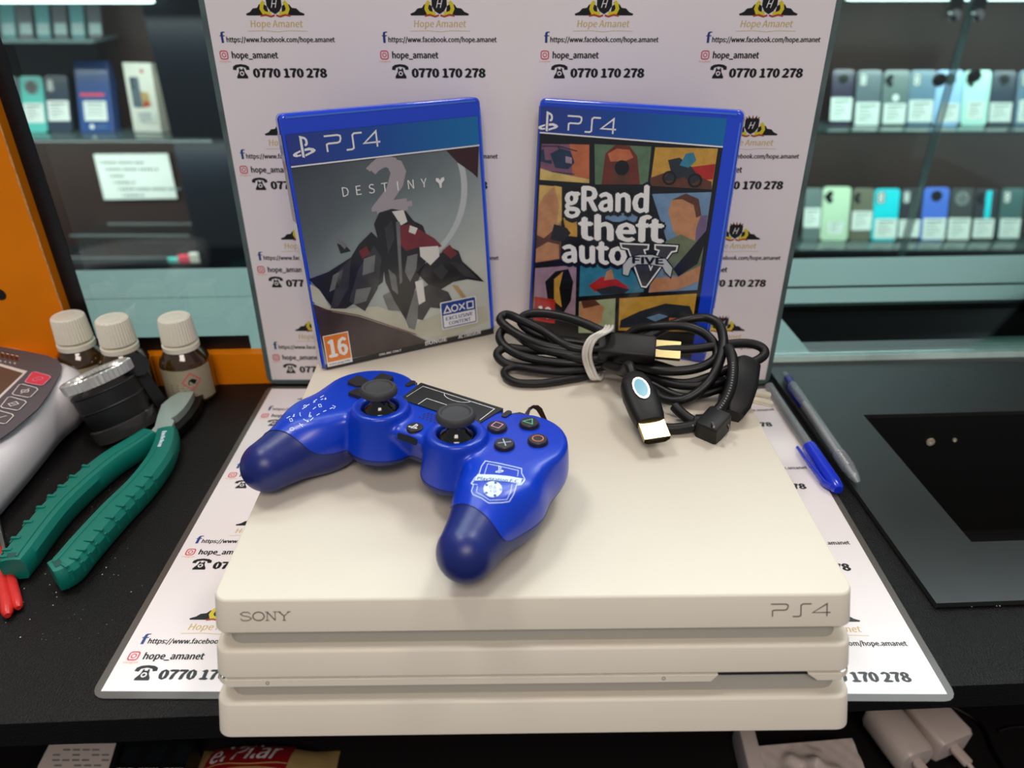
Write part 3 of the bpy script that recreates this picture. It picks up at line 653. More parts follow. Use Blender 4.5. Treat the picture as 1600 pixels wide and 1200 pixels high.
# side and rear band of the lip: keep the ring but leave the front open where the slot is
vv = [p for l in loops for p in l]; ff = []
for a_ in range(2):
    for i in range(n):
        j = (i+1) % n; m_ = (rrect(CW, CD, 7, 6, CW/2, CD/2)[i][1] + rrect(CW, CD, 7, 6, CW/2, CD/2)[j][1])/2
        if not (m_ < 1e-3): ff.append([a_*n+i, a_*n+j, (a_+1)*n+j, (a_+1)*n+i])
mb.add(vv, ff, 'console_white', True)
mb.add(loops[0], [], 'console_white')
mb.add([C(8, 12, 22.5), C(CW-8, 12, 22.5), C(CW-8, CD-8, 22.5), C(8, CD-8, 22.5)], [(3, 2, 1, 0)], 'console_white')
fr = Fr(mb, C(0, 0, 0), cU, fV, nF if nF[1] < 0 else -nF, step=.04)
for q in ((418, 1067.5), (1037, 1060)):
    a = fpx(*q); fr.stroke(circ(a[0], a[1], .7, 8), .3, 'recess_shade', 1, closed=True)
mb.build('slot_lip', con, world=True)
mb = MB(); mb.prism([C(xs0-2, 3, 22.8), C(xs1+2, 3, 22.8), C(xs1+2, 3, 25.5), C(xs0-2, 3, 25.5)], cV*6, 'slot_black'); mb.build('disc_slot', con, world=True, label='black disc slot opening')
mb = MB(); cslab(mb, .2, 14.9, 'console_white'); mb.build('lower_slab', con, world=True)
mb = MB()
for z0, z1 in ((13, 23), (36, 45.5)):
    mb.loft([[C(p[0], p[1], z) for p in rrect(CW-10, CD-10, 8, 6, CW/2, CD/2)] for z in (z0, z1)], 'core_shaded')
mb.build('inner_core', con, world=True, label='recessed core between the slabs, greyed as shade')  # shade of the gaps put into the core's grey
# ------------------------------------------------------------------ game cases
def Rzxy(a, b, c_): return Matrix.Rotation(a, 3, 'Z') @ Matrix.Rotation(b, 3, 'X') @ Matrix.Rotation(c_, 3, 'Y')
CWD, CHT, CTH = 135.0, 171.0, 14.0
def case(pose, base, label):
    R = Rzxy(*[math.radians(a) for a in pose]); Rn = np.array(R)
    t = thing('game_case', base, label, 'game case', 'two game cases standing on the console', rot=R)
    base = np.array(base)
    def loc(px, py, y=-.0):
        N = Rn @ np.array([0, 1, 0]); P = base + Rn @ np.array([0, y, 0]); p = atplane(px, py, P, N); q = Rn.T @ (p-base); return (q[0], q[2])
    return t, loc
def case_body(t, spine_m='case_blue', right_open=True):
    mb = MB(); loops = []
    for y, k in ((0, 1.2), (.5, .4), (1.4, 0), (CTH-1.4, 0), (CTH-.5, .4), (CTH, 1.2)):
        loops.append([(p[0], y, p[1]) for p in rrect(CWD-2*k, CHT-2*k, 4, 5, CWD/2, CHT/2)])
    mb.loft(loops, 'case_blue'); 
    mb.build('shell', t)
    mb = MB(); mb.box((CWD-.1, CTH/2, 88), (1.2, 2.2, 96), 'case_blue_light'); mb.box((CWD-1.2, -.1, CHT*.5), (1.1, .8, CHT-14), 'case_blue_light'); mb.box((CWD/2, -.1, CHT-2.2), (CWD-8, .8, 1.2), 'case_blue_light'); mb.build('closing_rim', t)
def header(fr, t, loc, q):
    pass
# ---- case with the grey cover
t1, l1 = case((26.6, -5.6, -.3), (-133.9, 451.5, 60.2), 'blue game case with a grey cover and orange 16 badge, leaning left of the pair')
case_body(t1)
sky = M['cover_sky'] = rampmat('cover_sky', [(0, c8(52, 56, 66)), (.35, c8(98, 108, 112)), (.62, c8(150, 162, 162)), (1, c8(200, 204, 196))], (.02, 0, .16), (.10, 0, .03), rough=.18, coat=.6, nz=.35, nscale=14)
M['band_blue'] = rampmat('band_blue', [(0, c8(44, 58, 140)), (.45, c8(24, 74, 158)), (1, c8(6, 112, 176))], (0, 0, 0), (.13, 0, 0), rough=.18, coat=.6)
m8('mist', 196, 196, 178, rough=.2, coat=.6, noise=.18, nscale=30); m8('cloth_dark', 70, 58, 60, rough=.2, coat=.6, noise=.25, nscale=60); m8('art_black', 34, 32, 36, rough=.2, coat=.6)
m8('art_dark', 62, 62, 66, rough=.2, coat=.6, noise=.3, nscale=90); m8('art_grey', 120, 122, 122, rough=.2, coat=.6, noise=.25, nscale=90); m8('art_red', 124, 42, 52, rough=.2, coat=.6, noise=.2, nscale=90); m8('art_white', 222, 220, 214, rough=.2, coat=.6)
m8('planet', 192, 198, 200, rough=.2, coat=.6); m8('two_pink', 168, 160, 166, rough=.2, coat=.6); m8('maroon', 58, 24, 30, rough=.2, coat=.6); m8('orange_badge', 232, 126, 44, rough=.2, coat=.6)
m8('ps_blue', 38, 72, 150, rough=.2, coat=.6); m8('footer', 22, 21, 23, rough=.2, coat=.6)
m8('cover_white', 238, 238, 236, rough=.2, coat=.5)
mb = MB(); fr = Fr(mb, (0, -.15, 0), (1, 0, 0), (0, 0, 1), (0, -1, 0), step=.06)
def pp(loc, P): return [loc(*p) for p in P]
x0, x1 = l1(455, 400)[0], l1(748, 300)[0]; x0 = 2.2; x1 = 131.5
zt = l1(600, 210)[1]; zt = (l1(437, 211)[1]+l1(744, 182)[1])/2; zb_ = (l1(450, 259)[1]+l1(745, 227)[1])/2
fr.rect(x0, 1.5, x1, zt, 'cover_sky', 1); 
# pale planet on the right
pc = l1(615, 300); pr = 54
fr.poly([p for p in [(min(pc[0]+pr*math.cos(a), x1), pc[1]+pr*math.sin(a)) for a in [k*PI/30-PI/2.6 for k in range(24)]] if p[1] < zb_], 'planet', 2)
fr.poly([(pc[0]-4+(pr-.6)*math.cos(a), pc[1]+.6+(pr-1)*math.sin(a)) for a in [k*PI/30-PI/2.6 for k in range(24)] if pc[1]+pr*math.sin(a) < zb_], 'cover_sky', 3)
fr.poly([(l1(700, 300)[0], zb_), (x1, zb_)] + pp(l1, [(746, 278), (738, 270), (715, 254), (698, 236)]), 'maroon', 5)
fr.text('2', l1(612, 322)[0], l1(600, 328)[1], (l1(600, 236)[1]-l1(600, 328)[1])*.86, 'two_pink', 4, bold=.07, align='c', width=29)
# generic jagged rocks with scraps of cloth in place of the artwork's figures
def P1(P, m_, L): fr.poly(pp(l1, P), m_, L)
P1([(482, 436), (512, 425), (548, 402), (560, 382), (580, 362), (590, 372), (602, 400), (598, 440), (572, 462), (540, 482), (520, 482), (498, 452)], 'art_black', 6)
P1([(545, 470), (560, 420), (584, 384), (596, 402), (590, 450), (570, 486)], 'art_dark', 7)
P1([(584, 350), (592, 332), (612, 326), (634, 330), (646, 345), (660, 352), (668, 372), (672, 392), (660, 420), (648, 452), (634, 500), (616, 470), (602, 440), (596, 396)], 'art_black', 8)
P1([(612, 330), (630, 328), (636, 346), (626, 352)], 'art_white', 9)
P1([(622, 352), (640, 350), (678, 372), (690, 384), (676, 390), (652, 386), (634, 392), (622, 378)], 'art_red', 9)
P1([(655, 386), (684, 384), (686, 400), (672, 414), (656, 400)], 'art_white', 10)
P1([(650, 425), (668, 408), (690, 394), (700, 384), (716, 392), (722, 408), (744, 428), (756, 440), (730, 436), (708, 440), (688, 452), (672, 448)], 'art_black', 8)
P1([(690, 392), (702, 382), (714, 396), (704, 404)], 'art_red', 9); P1([(700, 408), (722, 412), (750, 438), (724, 430)], 'art_dark', 10)
P1([(654, 452), (670, 444), (700, 456), (706, 468), (690, 482), (672, 480), (660, 500), (652, 498)], 'art_dark', 9)
P1([(598, 462), (612, 454), (634, 462), (652, 452), (656, 480), (648, 515), (638, 512), (628, 486), (606, 484)], 'art_grey', 7)
P1([(568, 404), (586, 398), (584, 424), (566, 430)], 'art_grey', 8); P1([(530, 420), (548, 404), (544, 450), (528, 478), (516, 482)], 'art_dark', 8)
P1([(521, 371), (526, 369), (542, 384), (538, 389)], 'art_grey', 8); P1([(526, 380), (542, 386), (548, 392), (532, 396)], 'art_black', 7)
P1([(600, 356), (612, 344), (616, 372), (606, 396)], 'art_dark', 10); P1([(636, 400), (652, 396), (650, 420), (640, 440), (632, 424)], 'art_grey', 10); P1([(520, 430), (536, 420), (530, 448), (514, 456)], 'art_grey', 8)
P1([(606, 420), (618, 430), (622, 460), (612, 452)], 'art_grey', 10); P1([(676, 422), (690, 412), (700, 424), (688, 438)], 'art_dark', 10); P1([(640, 352), (652, 356), (648, 366), (638, 362)], 'art_white', 11); P1([(560, 392), (572, 384), (578, 396), (566, 404)], 'art_red', 9)
P1([(648, 440), (660, 436), (664, 470), (654, 476)], 'art_white', 10); P1([(556, 452), (580, 448), (572, 470), (552, 476)], 'art_grey', 9)
P1([(618, 346), (624, 346), (628, 440), (624, 444)], 'art_grey', 11)
P1([(706, 445), (714, 446), (728, 464), (722, 466)], 'bag_tan', 10)
P1([(488, 474), (540, 482), (590, 478), (606, 484), (628, 490), (636, 512), (660, 500), (700, 484), (757, 478), (763, 500), (700, 530), (640, 524), (590, 510), (540, 500), (492, 478)], 'mist', 5)
P1([(484, 444), (500, 452), (516, 482), (500, 482), (488, 470)], 'mist', 6)
P1([(488, 474), (520, 487), (560, 494), (590, 504), (640, 520), (668, 533), (640, 541), (510, 566)], 'cloth_dark', 12)
P1([(508, 569), (700, 527), (770, 512), (771, 521), (640, 548), (509, 577)], 'footer', 13)
fr.stroke(pp(l1, [(500, 482), (560, 492), (620, 512), (650, 522)]), .5, 'art_red', 13)
# header band
fr.poly([(x0, zb_), (x1, zb_), (x1, zt), (x0, zt)], 'band_blue', 14); fr.rect(x0, zb_-.9, x1, zb_, 'cover_white', 15)
a = l1(457, 249); ps_symbol(fr, a[0]+1, a[1]+.8, 12.6, 'cover_white', 16); ps4_word(fr, l1(509, 238)[0], a[1]+2.2, 9.6, 36, 'cover_white', 16)
# title
a, b_ = l1(536, 306), l1(668, 290); n_ = 7
for k, ch in enumerate('DESTINY'):
    q = l1(540+k*(662-540)/6, 305-k*(14/6)); fr.text(ch, q[0], q[1]-.6, 6.0, 'cover_white', 16, align='c')
q = l1(687, 284)
fr.poly([(q[0]-.7, q[1]-4), (q[0]+.7, q[1]-4), (q[0]+1, q[1]-1), (q[0]+3.2, q[1]+1), (q[0]+3, q[1]+3), (q[0]+.9, q[1]+2.6), (q[0], q[1]+1), (q[0]-.9, q[1]+2.6), (q[0]-3, q[1]+3), (q[0]-3.2, q[1]+1), (q[0]-1, q[1]-1)], 'cover_white', 16)
# badges
z0 = l1(514, 573)[1]; a = l1(514, 573); b_ = l1(551, 525)
fr.rect(3.6, 2.2, 21.6, 25.6, 'cover_white', 17); fr.rect(4.2, 5.6, 21, 25, 'orange_badge', 18); fr.text('16', 12.7, 9.2, 12.4, 'cover_white', 19, width=14.2, align='c', bold=.05); fr.text('www.pegi.info', 5, 3.2, 1.4, 'ink', 19, width=15)
a = l1(690, 517)
X0, Y0 = l1(692, 516)[0], l1(692, 516)[1]+1.5
fr.rect(X0-.8, Y0-.8, X0+28.2, Y0+20.6, 'cover_white', 17, r=1); fr.rect(X0, Y0, X0+27.4, Y0+19.8, 'ps_blue', 18, r=1); fr.rect(X0+.8, Y0+.8, X0+26.6, Y0+10.2, 'cover_white', 19)
fr.text('EXCLUSIVE', X0+13.7, Y0+6, 2.7, 'ps_blue', 20, width=22, align='c', bold=.03); fr.text('CONTENT', X0+13.7, Y0+2, 2.7, 'ps_blue', 20, width=18, align='c', bold=.03)
fr.stroke([(X0+1.8, Y0+12), (X0+7.2, Y0+12), (X0+4.5, Y0+17)], 1, 'cover_white', 20, closed=True); fr.stroke(circ(X0+10.4, Y0+14.4, 2.4, 16), 1, 'cover_white', 20, closed=True)
fr.stroke([(X0+14, Y0+12), (X0+18.6, Y0+17)], 1, 'cover_white', 20); fr.stroke([(X0+14, Y0+17), (X0+18.6, Y0+12)], 1, 'cover_white', 20); fr.stroke([(X0+20.6, Y0+12), (X0+25.4, Y0+12), (X0+25.4, Y0+17), (X0+20.6, Y0+17)], 1, 'cover_white', 20, closed=True)
a = l1(664, 540); fr.text('BUNGIE', a[0], a[1]+.4, 3.2, 'cover_white', 17, width=17.5, bold=.02); a = l1(715, 529); fr.text('ACTIVISION', a[0], a[1]+.2, 3, 'cover_white', 17, width=19, bold=.03, shear=.2)
a = l1(592, 556); fr.text('ONLINE ONLY', a[0], a[1]+.3, 1.7, 'cover_white', 17, width=17, bold=.02)
mb.build('cover', t1, label='printed cover with blue header and grey sky picture')
mb = MB(); mb.prism([(-.15, .8, 1.5), (-.15, CTH-.8, 1.5), (-.15, CTH-.8, zt), (-.15, .8, zt)], (.12, 0, 0), 'footer')
mb.prism([(-.22, .8, 1.5), (-.22, CTH-.8, 1.5), (-.22, CTH-.8, 104), (-.22, .8, 104)], (.05, 0, 0), 'cover_white'); mb.prism([(-.3, .8, zb_), (-.3, CTH-.8, zb_), (-.3, CTH-.8, zt), (-.3, .8, zt)], (.05, 0, 0), 'ps_blue'); mb.build('spine', t1)
# ---- case with the panel collage
t2, l2 = case((-21., -5.8, 0), (12.4, 510.5, 60.2), 'blue game case with a colourful collage cover, standing behind the black cables')
case_body(t2)
mb = MB(); fr = Fr(mb, (0, -.15, 0), (1, 0, 0), (0, 0, 1), (0, -1, 0), step=.06)
zt2 = (l2(833, 172)[1]+l2(1137, 177)[1])/2; zb2 = (l2(832, 212)[1]+l2(1132, 221)[1])/2; x1 = l2(1134, 200)[0]; x0 = 1.6
fr.rect(x0, 1.5, x1, zt2, 'footer', 1); fr.rect(x0, zb2, x1, zt2, 'band_blue', 2); fr.rect(x0, zb2-.9, x1, zb2, 'cover_white', 3)
a = l2(840, 204); ps_symbol(fr, a[0]+1, a[1]+.4, 12.4, 'cover_white', 4); ps4_word(fr, l2(886, 202)[0], a[1]+1.6, 9.4, 34, 'cover_white', 4)
def P2(P, m_, L): fr.poly([(min(max(a, 3.4), x1-2.6), max(b, 3)) for a, b in pp(l2, P)], m_, L)
for k, v in dict(a_purple=(132, 88, 112), a_orange=(196, 110, 72), a_navy=(38, 56, 84), a_green=(96, 124, 96), a_rust=(112, 52, 40), a_amber=(206, 158, 66), a_sand=(216, 186, 112), a_sky=(116, 150, 186), a_skin=(196, 140, 98), a_violet=(120, 100, 138),
                 a_sea=(54, 132, 160), a_lilac=(166, 138, 156), a_red=(184, 44, 40), a_olive=(112, 124, 92), a_car=(44, 50, 58), a_blonde=(214, 176, 100), a_sage=(168, 182, 140), a_brown=(98, 60, 42)).items():
    m8(k, *v, rough=.2, coat=.6, noise=.22, nscale=120)
# top row: sunset skyline with a helicopter, green hills, amber road
P2([(838, 224), (921, 226), (921, 286), (836, 280)], 'a_purple', 3); P2([(890, 225), (921, 226), (921, 286), (896, 284)], 'a_orange', 4); P2([(838, 262), (860, 268), (921, 280), (921, 286), (836, 280)], 'a_sand', 5)
P2([(860, 240), (876, 232), (892, 236), (898, 254), (888, 264), (868, 262)], 'a_navy', 6); P2([(844, 234), (850, 232), (852, 250), (862, 250), (862, 256), (844, 252)], 'a_navy', 6); fr.stroke(pp(l2, [(844, 228), (872, 228), (902, 236)]), .7, 'a_navy', 7); fr.stroke(pp(l2, [(872, 228), (876, 236)]), .8, 'a_navy', 7); fr.stroke(pp(l2, [(862, 268), (898, 272)]), .6, 'a_navy', 7)
P2([(884, 244), (894, 246), (894, 256), (884, 254)], 'a_lilac', 7)
P2([(929, 225), (1018, 229), (1012, 288), (930, 288)], 'a_green', 3); P2([(940, 288), (946, 240), (962, 226), (984, 228), (996, 244), (1000, 288)], 'a_rust', 4); P2([(950, 240), (964, 232), (984, 234), (990, 246), (972, 254), (954, 252)], 'a_orange', 5)
P2([(960, 252), (980, 252), (984, 286), (956, 286)], 'a_brown', 6); fr.poly([(l2(972, 262)[0]+5*math.cos(k*PI/8), l2(972, 262)[1]+5*math.sin(k*PI/8)) for k in range(16)], 'footer', 7)
P2([(1024, 230), (1122, 232), (1112, 296), (1016, 290)], 'a_amber', 3); P2([(1070, 262), (1118, 256), (1114, 280), (1080, 282)], 'a_red', 4); P2([(1016, 278), (1060, 262), (1112, 284), (1112, 296), (1016, 290)], 'a_brown', 5)
P2([(1044, 250), (1062, 246), (1082, 262), (1094, 280), (1080, 288), (1070, 276), (1050, 282), (1036, 282), (1048, 266)], 'a_car', 6); P2([(1062, 258), (1072, 240), (1084, 238), (1088, 250), (1076, 262)], 'a_sea', 7)
for q in ((1046, 278), (1086, 282)): fr.stroke(circ(*l2(*q), 4, 14), 1.4, 'footer', 7, closed=True)
# middle: warm portrait-sized panels filled with plain coloured shapes
P2([(835, 288), (878, 292), (876, 405), (831, 410)], 'a_skin', 3); P2([(835, 288), (866, 291), (850, 306), (842, 322), (834, 324)], 'a_blonde', 4); P2([(866, 290), (878, 292), (878, 344), (870, 352), (874, 320)], 'a_blonde', 4); P2([(832, 366), (850, 372), (876, 350), (876, 405), (831, 410)], 'a_brown', 4); P2([(866, 350), (886, 356), (892, 364), (880, 378), (860, 374)], 'art_black', 5); P2([(836, 388), (856, 378), (874, 382), (874, 404), (832, 409)], 'a_skin', 6)
P2([(880, 340), (902, 342), (902, 370), (886, 368)], 'a_amber', 3); P2([(946, 332), (1018, 334), (1018, 348), (946, 346)], 'a_sky', 3); P2([(988, 356), (1010, 358), (1010, 376), (988, 376)], 'a_violet', 3)
P2([(1019, 303), (1112, 300), (1098, 454), (1013, 457), (1030, 380), (1042, 376)], 'a_sky', 3); P2([(1060, 340), (1106, 336), (1102, 400), (1060, 396)], 'a_violet', 4)
P2([(1044, 330), (1050, 312), (1072, 304), (1090, 312), (1096, 334), (1088, 356), (1086, 380), (1064, 378), (1052, 360)], 'a_skin', 5); P2([(1050, 312), (1072, 302), (1092, 311), (1096, 336), (1088, 340), (1084, 320), (1066, 311)], 'a_brown', 6)
P2([(1042, 376), (1064, 366), (1090, 378), (1104, 390), (1100, 430), (1036, 430)], 'a_olive', 6); P2([(1052, 420), (1104, 360), (1106, 384), (1090, 412), (1060, 432)], 'footer', 7)
P2([(1014, 457), (1020, 434), (1060, 432), (1096, 414), (1096, 440), (1060, 452)], 'a_skin', 8)
# lower rows
P2([(830, 418), (901, 414), (899, 492), (828, 492)], 'a_lilac', 3); P2([(852, 440), (868, 424), (888, 420), (896, 440), (892, 470), (880, 490), (866, 484), (856, 468)], 'footer', 4); P2([(866, 436), (880, 424), (874, 450), (878, 480), (866, 470)], 'a_amber', 5)
P2([(907, 412), (980, 412), (1006, 448), (1006, 456), (905, 463)], 'a_sea', 3); P2([(920, 446), (940, 432), (964, 436), (984, 450), (960, 454), (930, 456)], 'a_red', 4); P2([(930, 452), (960, 446), (984, 452), (976, 458), (940, 460)], 'a_car', 5); P2([(948, 424), (956, 420), (960, 436), (944, 438)], 'a_skin', 5)
P2([(905, 471), (962, 466), (960, 520), (904, 520)], 'a_sage', 3); P2([(906, 474), (930, 468), (944, 480), (940, 502), (926, 514), (906, 510)], 'a_skin', 4); P2([(908, 470), (930, 468), (938, 476), (912, 482)], 'a_brown', 5)
P2([(968, 466), (1094, 459), (1088, 540), (966, 522)], 'a_amber', 3); P2([(970, 500), (1000, 486), (1040, 474), (1078, 478), (1090, 494), (1088, 510), (968, 512)], 'a_car', 4); P2([(1010, 496), (1030, 490), (1044, 494), (1024, 502)], 'a_sky', 5); P2([(1046, 496), (1084, 498), (1082, 510), (1044, 510)], 'a_orange', 5)
P2([(966, 516), (1090, 520), (1084, 556), (964, 540)], 'footer', 5)
fr.rect(*l2(834, 496), *l2(868, 468), 'a_red', 6); fr.rect(l2(834, 496)[0]-0., l2(834, 500)[1], l2(868, 490)[0], l2(834, 487)[1]-.1, 'a_red', 6)
q = l2(851, 490); fr.text('18', q[0], q[1]-3, 8.5, 'cover_white', 7, align='c', width=11, bold=.05)
# title lettering: heavy black outline under white
def title(s_, xa, ya, xb, yb_, hgt):
    a = l2(xa, ya); b = l2(xb, yb_); 
    wd = math.dist(a, b); rot = math.atan2(b[1]-a[1], b[0]-a[0])
    fr.text(s_, a[0]-1.0, a[1]-.0, hgt, 'footer', 9, width=wd+2.4, bold=.11, rot=rot); fr.text(s_, a[0]-.5, a[1]-1.3, hgt, 'footer', 9.5, width=wd+1.6, bold=.11, rot=rot)
    fr.text(s_, a[0], a[1], hgt, 'cover_white', 12, width=wd, bold=.045, rot=rot)
title('gRand', 882, 327, 1014, 331, 16); title('theft', 904, 373, 1038, 378, 16); title('auto', 878, 408, 980, 413, 16)
V = [(972, 380), (1022, 382), (1018, 388), (1014, 389), (1010, 396), (1012, 430), (1028, 388), (1020, 386), (1022, 381), (1059, 383), (1056, 390), (1050, 391), (1010, 448), (1004, 447), (982, 388), (974, 387)]
V = [(970, 380), (1014, 382), (1013, 389), (1007, 390), (1017, 421), (1030, 391), (1024, 389), (1024, 382), (1059, 384), (1057, 392), (1050, 393), (1010, 448), (1003, 447), (982, 389), (972, 387)]
fr.stroke(pp(l2, V), 2.6, 'footer', 13, closed=True); fr.poly(pp(l2, V), 'art_dark', 14); fr.stroke(pp(l2, V), 1., 'cover_white', 15, closed=True)
B = [(974, 414), (984, 402), (1000, 398), (1020, 398), (1040, 404), (1051, 418), (1048, 432), (1040, 424), (1036, 416), (1014, 412), (996, 412), (986, 418), (982, 430), (974, 428)]
fr.stroke(pp(l2, B), 1.4, 'footer', 16, closed=True); fr.poly(pp(l2, B), 'planet', 17)
a = l2(988, 411); b_ = l2(1038, 413); fr.text('FIVE', a[0], a[1]+.2, 4.6, 'footer', 18, width=math.dist(a, b_), bold=.05, rot=math.atan2(b_[1]-a[1], b_[0]-a[0]))
mb.build('cover', t2, label='printed collage cover with blue header and white title')
mb = MB(); mb.prism([(-.15, .8, 1.5), (-.15, CTH-.8, 1.5), (-.15, CTH-.8, zt2), (-.15, .8, zt2)], (.12, 0, 0), 'footer'); mb.build('spine', t2)
# ------------------------------------------------------------------ gamepad (shell surface grown from blended solids)
def surface_nets(f, lo, hi, h):
    n = [int((b-a)/h)+1 for a, b in zip(lo, hi)]
    ax = [np.linspace(a, b, k) for a, b, k in zip(lo, hi, n)]
    X, Y, Z = np.meshgrid(*ax, indexing='ij'); D = f(X, Y, Z)
    ins = D < 0; c = [(i, j, k) for i in (0, 1) for j in (0, 1) for k in (0, 1)]
    sl = lambda A, o: A[o[0]:A.shape[0]-1+o[0], o[1]:A.shape[1]-1+o[1], o[2]:A.shape[2]-1+o[2]]
    cnt = sum(sl(ins, o).astype(int) for o in c); act = (cnt > 0) & (cnt < 8)
    idx = -np.ones(act.shape, int); idx[act] = np.arange(act.sum())
    acc = np.zeros(act.shape+(3,)); num = np.zeros(act.shape)
    P = np.stack([X, Y, Z], -1)
    for a in range(8):
        for b in range(a+1, 8):
            if sum(abs(c[a][q]-c[b][q]) for q in range(3)) != 1: continue
            da, db = sl(D, c[a]), sl(D, c[b]); m = (da < 0) != (db < 0)
            t = np.where(m, da/(da-db+1e-12), 0); pa = np.stack([sl(X, c[a]), sl(Y, c[a]), sl(Z, c[a])], -1); pb = np.stack([sl(X, c[b]), sl(Y, c[b]), sl(Z, c[b])], -1)
            acc += np.where(m[..., None], pa+(pb-pa)*t[..., None], 0); num += m
    V = (acc/np.maximum(num, 1)[..., None])[act]; F = []
    for q in range(3):
        u, v = [(1, 2), (2, 0), (0, 1)][q]
        s0 = [slice(None)]*3; s1 = [slice(None)]*3; s0[q] = slice(0, -1); s1[q] = slice(1, None)
        e = ins[tuple(s0)] != ins[tuple(s1)]; I = np.argwhere(e)
        for i in I:
            if i[u] == 0 or i[v] == 0 or i[u] >= idx.shape[u] or i[v] >= idx.shape[v]: continue
            g = []
            for du, dv in ((-1, -1), (0, -1), (0, 0), (-1, 0)):
                k = list(i); k[u] += du; k[v] += dv; g.append(idx[tuple(k)])
            if min(g) < 0: continue
            F.append(g if ins[tuple(i)] else g[::-1])
    return V, F
def smin(a, b, k):
    h = np.clip(.5+.5*(b-a)/k, 0, 1); return b*(1-h)+a*h - k*h*(1-h)
def sd_cyl(X, Y, Z, cx, cy, r, z0, z1, rd, flare=0):
    q = np.hypot(X-cx, Y-cy) - (r + flare*np.clip((z1-Z)/(z1-z0), 0, 1)) + rd; w_ = np.abs(Z-(z0+z1)/2) - (z1-z0)/2 + rd
    return np.minimum(np.maximum(q, w_), 0) + np.hypot(np.maximum(q, 0), np.maximum(w_, 0)) - rd
def sd_box(X, Y, Z, c, h, rd):
    q = [np.abs(a-b)-k+rd for a, b, k in zip((X, Y, Z), c, h)]
    return np.minimum(np.maximum(q[0], np.maximum(q[1], q[2])), 0) + np.sqrt(sum(np.maximum(a, 0)**2 for a in q)) - rd
def sd_cone(X, Y, Z, a, b, ra, rb):
    a = np.array(a, float); b = np.array(b, float); d = b-a; L = d @ d
    t = np.clip(((X-a[0])*d[0]+(Y-a[1])*d[1]+(Z-a[2])*d[2])/L, 0, 1)
    return np.sqrt((X-a[0]-t*d[0])**2+(Y-a[1]-t*d[1])**2+(Z-a[2]-t*d[2])**2) - (ra+(rb-ra)*t)
PODX, PODY, STX, STY = 50.0, 12.8, 25.6, -7.2
def pad_sdf(X, Y, Z):
    A = np.abs(X)
    d = sd_box(X, Y, Z, (0, 8, -15), (46, 24.5, 14), 7)
    d = np.maximum(d, -( (Y+19+ .55*(Z+2)) ))                         # front wall slopes back underneath
    pod = sd_cyl(A, Y, Z, PODX, PODY, 26.2, -24, -2, 3.0)
    d = smin(d, pod, 5)
    g = sd_cone(A, Y, Z, (55, 6, -18.5), (60.3, -20, -20.4), 21.5, 20.6)
    g = smin(g, sd_cone(A, Y, Z, (60.3, -20, -20.4), (65.3, -55.8, -23.8), 20.6, 14.2), 10)
    d = smin(d, g, 12)
    d = -smin(-d, -(Z+2.4), 4)                                        # flat button faces
    d = smin(d, sd_cyl(A, Y, Z, STX, STY, 15.6, -25, 2.4, 1.6, 4.5), 2.2)
    hole = sd_cyl(A, Y, Z, STX, STY, 11.2, -8, 10, .5, -2); d = np.maximum(d, -hole)
    return d
padR = Rzxy(math.radians(-31.9), math.radians(-2.4), math.radians(-1.2)); padT = np.array([-46.5, 331.0, 99.6])
pad = thing('game_controller', padT, 'blue wireless game controller lying on the white console', 'game controller', rot=padR)
pRn = np.array(padR)
V, Fc = surface_nets(pad_sdf, (-86, -74, -44), (86, 38, 7), 1.25)
bm = bmesh.new(); bv = [bm.verts.new(v) for v in V]
for q in Fc: bm.faces.new([bv[i] for i in q])
for k in range(3): bmesh.ops.smooth_vert(bm, verts=bm.verts[:], factor=.35, use_axis_x=True, use_axis_y=True, use_axis_z=True)
def gfun(p):                                   # > 0: front shell, < 0: back shell and grip ends
    x, y, z = abs(p[0]), p[1], p[2]
    a = z + 18.5 + .08*(y+30) + 2.5*max(0, min(1, (52-x)/12)) + 4*max(0, min(1, (x-62)/10))                  # runs along the side of the grip
    b = y + 45 + .12*(x-60) - .0*z             # straight across the grip
    h = max(0, min(1, .5+.5*(b-a)/10)); return b*(1-h)+a*h - 10*h*(1-h)
bmesh.ops.triangulate(bm, faces=bm.faces[:])
for v in bm.verts: v.index = 0
g = {v: gfun(v.co) for v in bm.verts}; new = []
for e in bm.edges[:]:
    a, b_ = e.verts; ga, gb = g[a], g[b_]
    if ga*gb < 0:
        t = ga/(ga-gb); ne, nv = bmesh.utils.edge_split(e, a, min(.98, max(.02, t))); g[nv] = 0; new.append(nv)
bmesh.ops.connect_verts(bm, verts=new)
front, back = MB(), MB()
bm.verts.index_update(); bm.normal_update()
allv = [tuple(v.co) for v in bm.verts]; FF = {1: [], -1: []}
for q in bm.faces:
    s_ = sum(g.get(v, 0) for v in q.verts); FF[1 if s_ > 0 else -1].append([v.index for v in q.verts])
nrm = [tuple(v.normal) for v in bm.verts]
def sub(mb, faces, m, shrink=0):
    use = sorted({i for q in faces for i in q}); mp = {a: k for k, a in enumerate(use)}
    mb.add([np.array(allv[i]) - np.array(nrm[i])*shrink for i in use], [[mp[i] for i in q] for q in faces], m, True)
sub(front, FF[1], 'pad_blue'); sub(back, FF[-1], 'pad_navy', .12)
bvh = BVHTree.FromPolygons(allv, [[v.index for v in q.verts] for q in bm.faces])
seam = MB()
ring = [e for e in bm.edges if all(abs(g.get(v, 1)) < 1e-6 for v in e.verts)]
adj = {}
for e in ring:
    for v in e.verts: adj.setdefault(v.index, []).append([w_.index for w_ in e.verts if w_ != v][0])
seen = set()
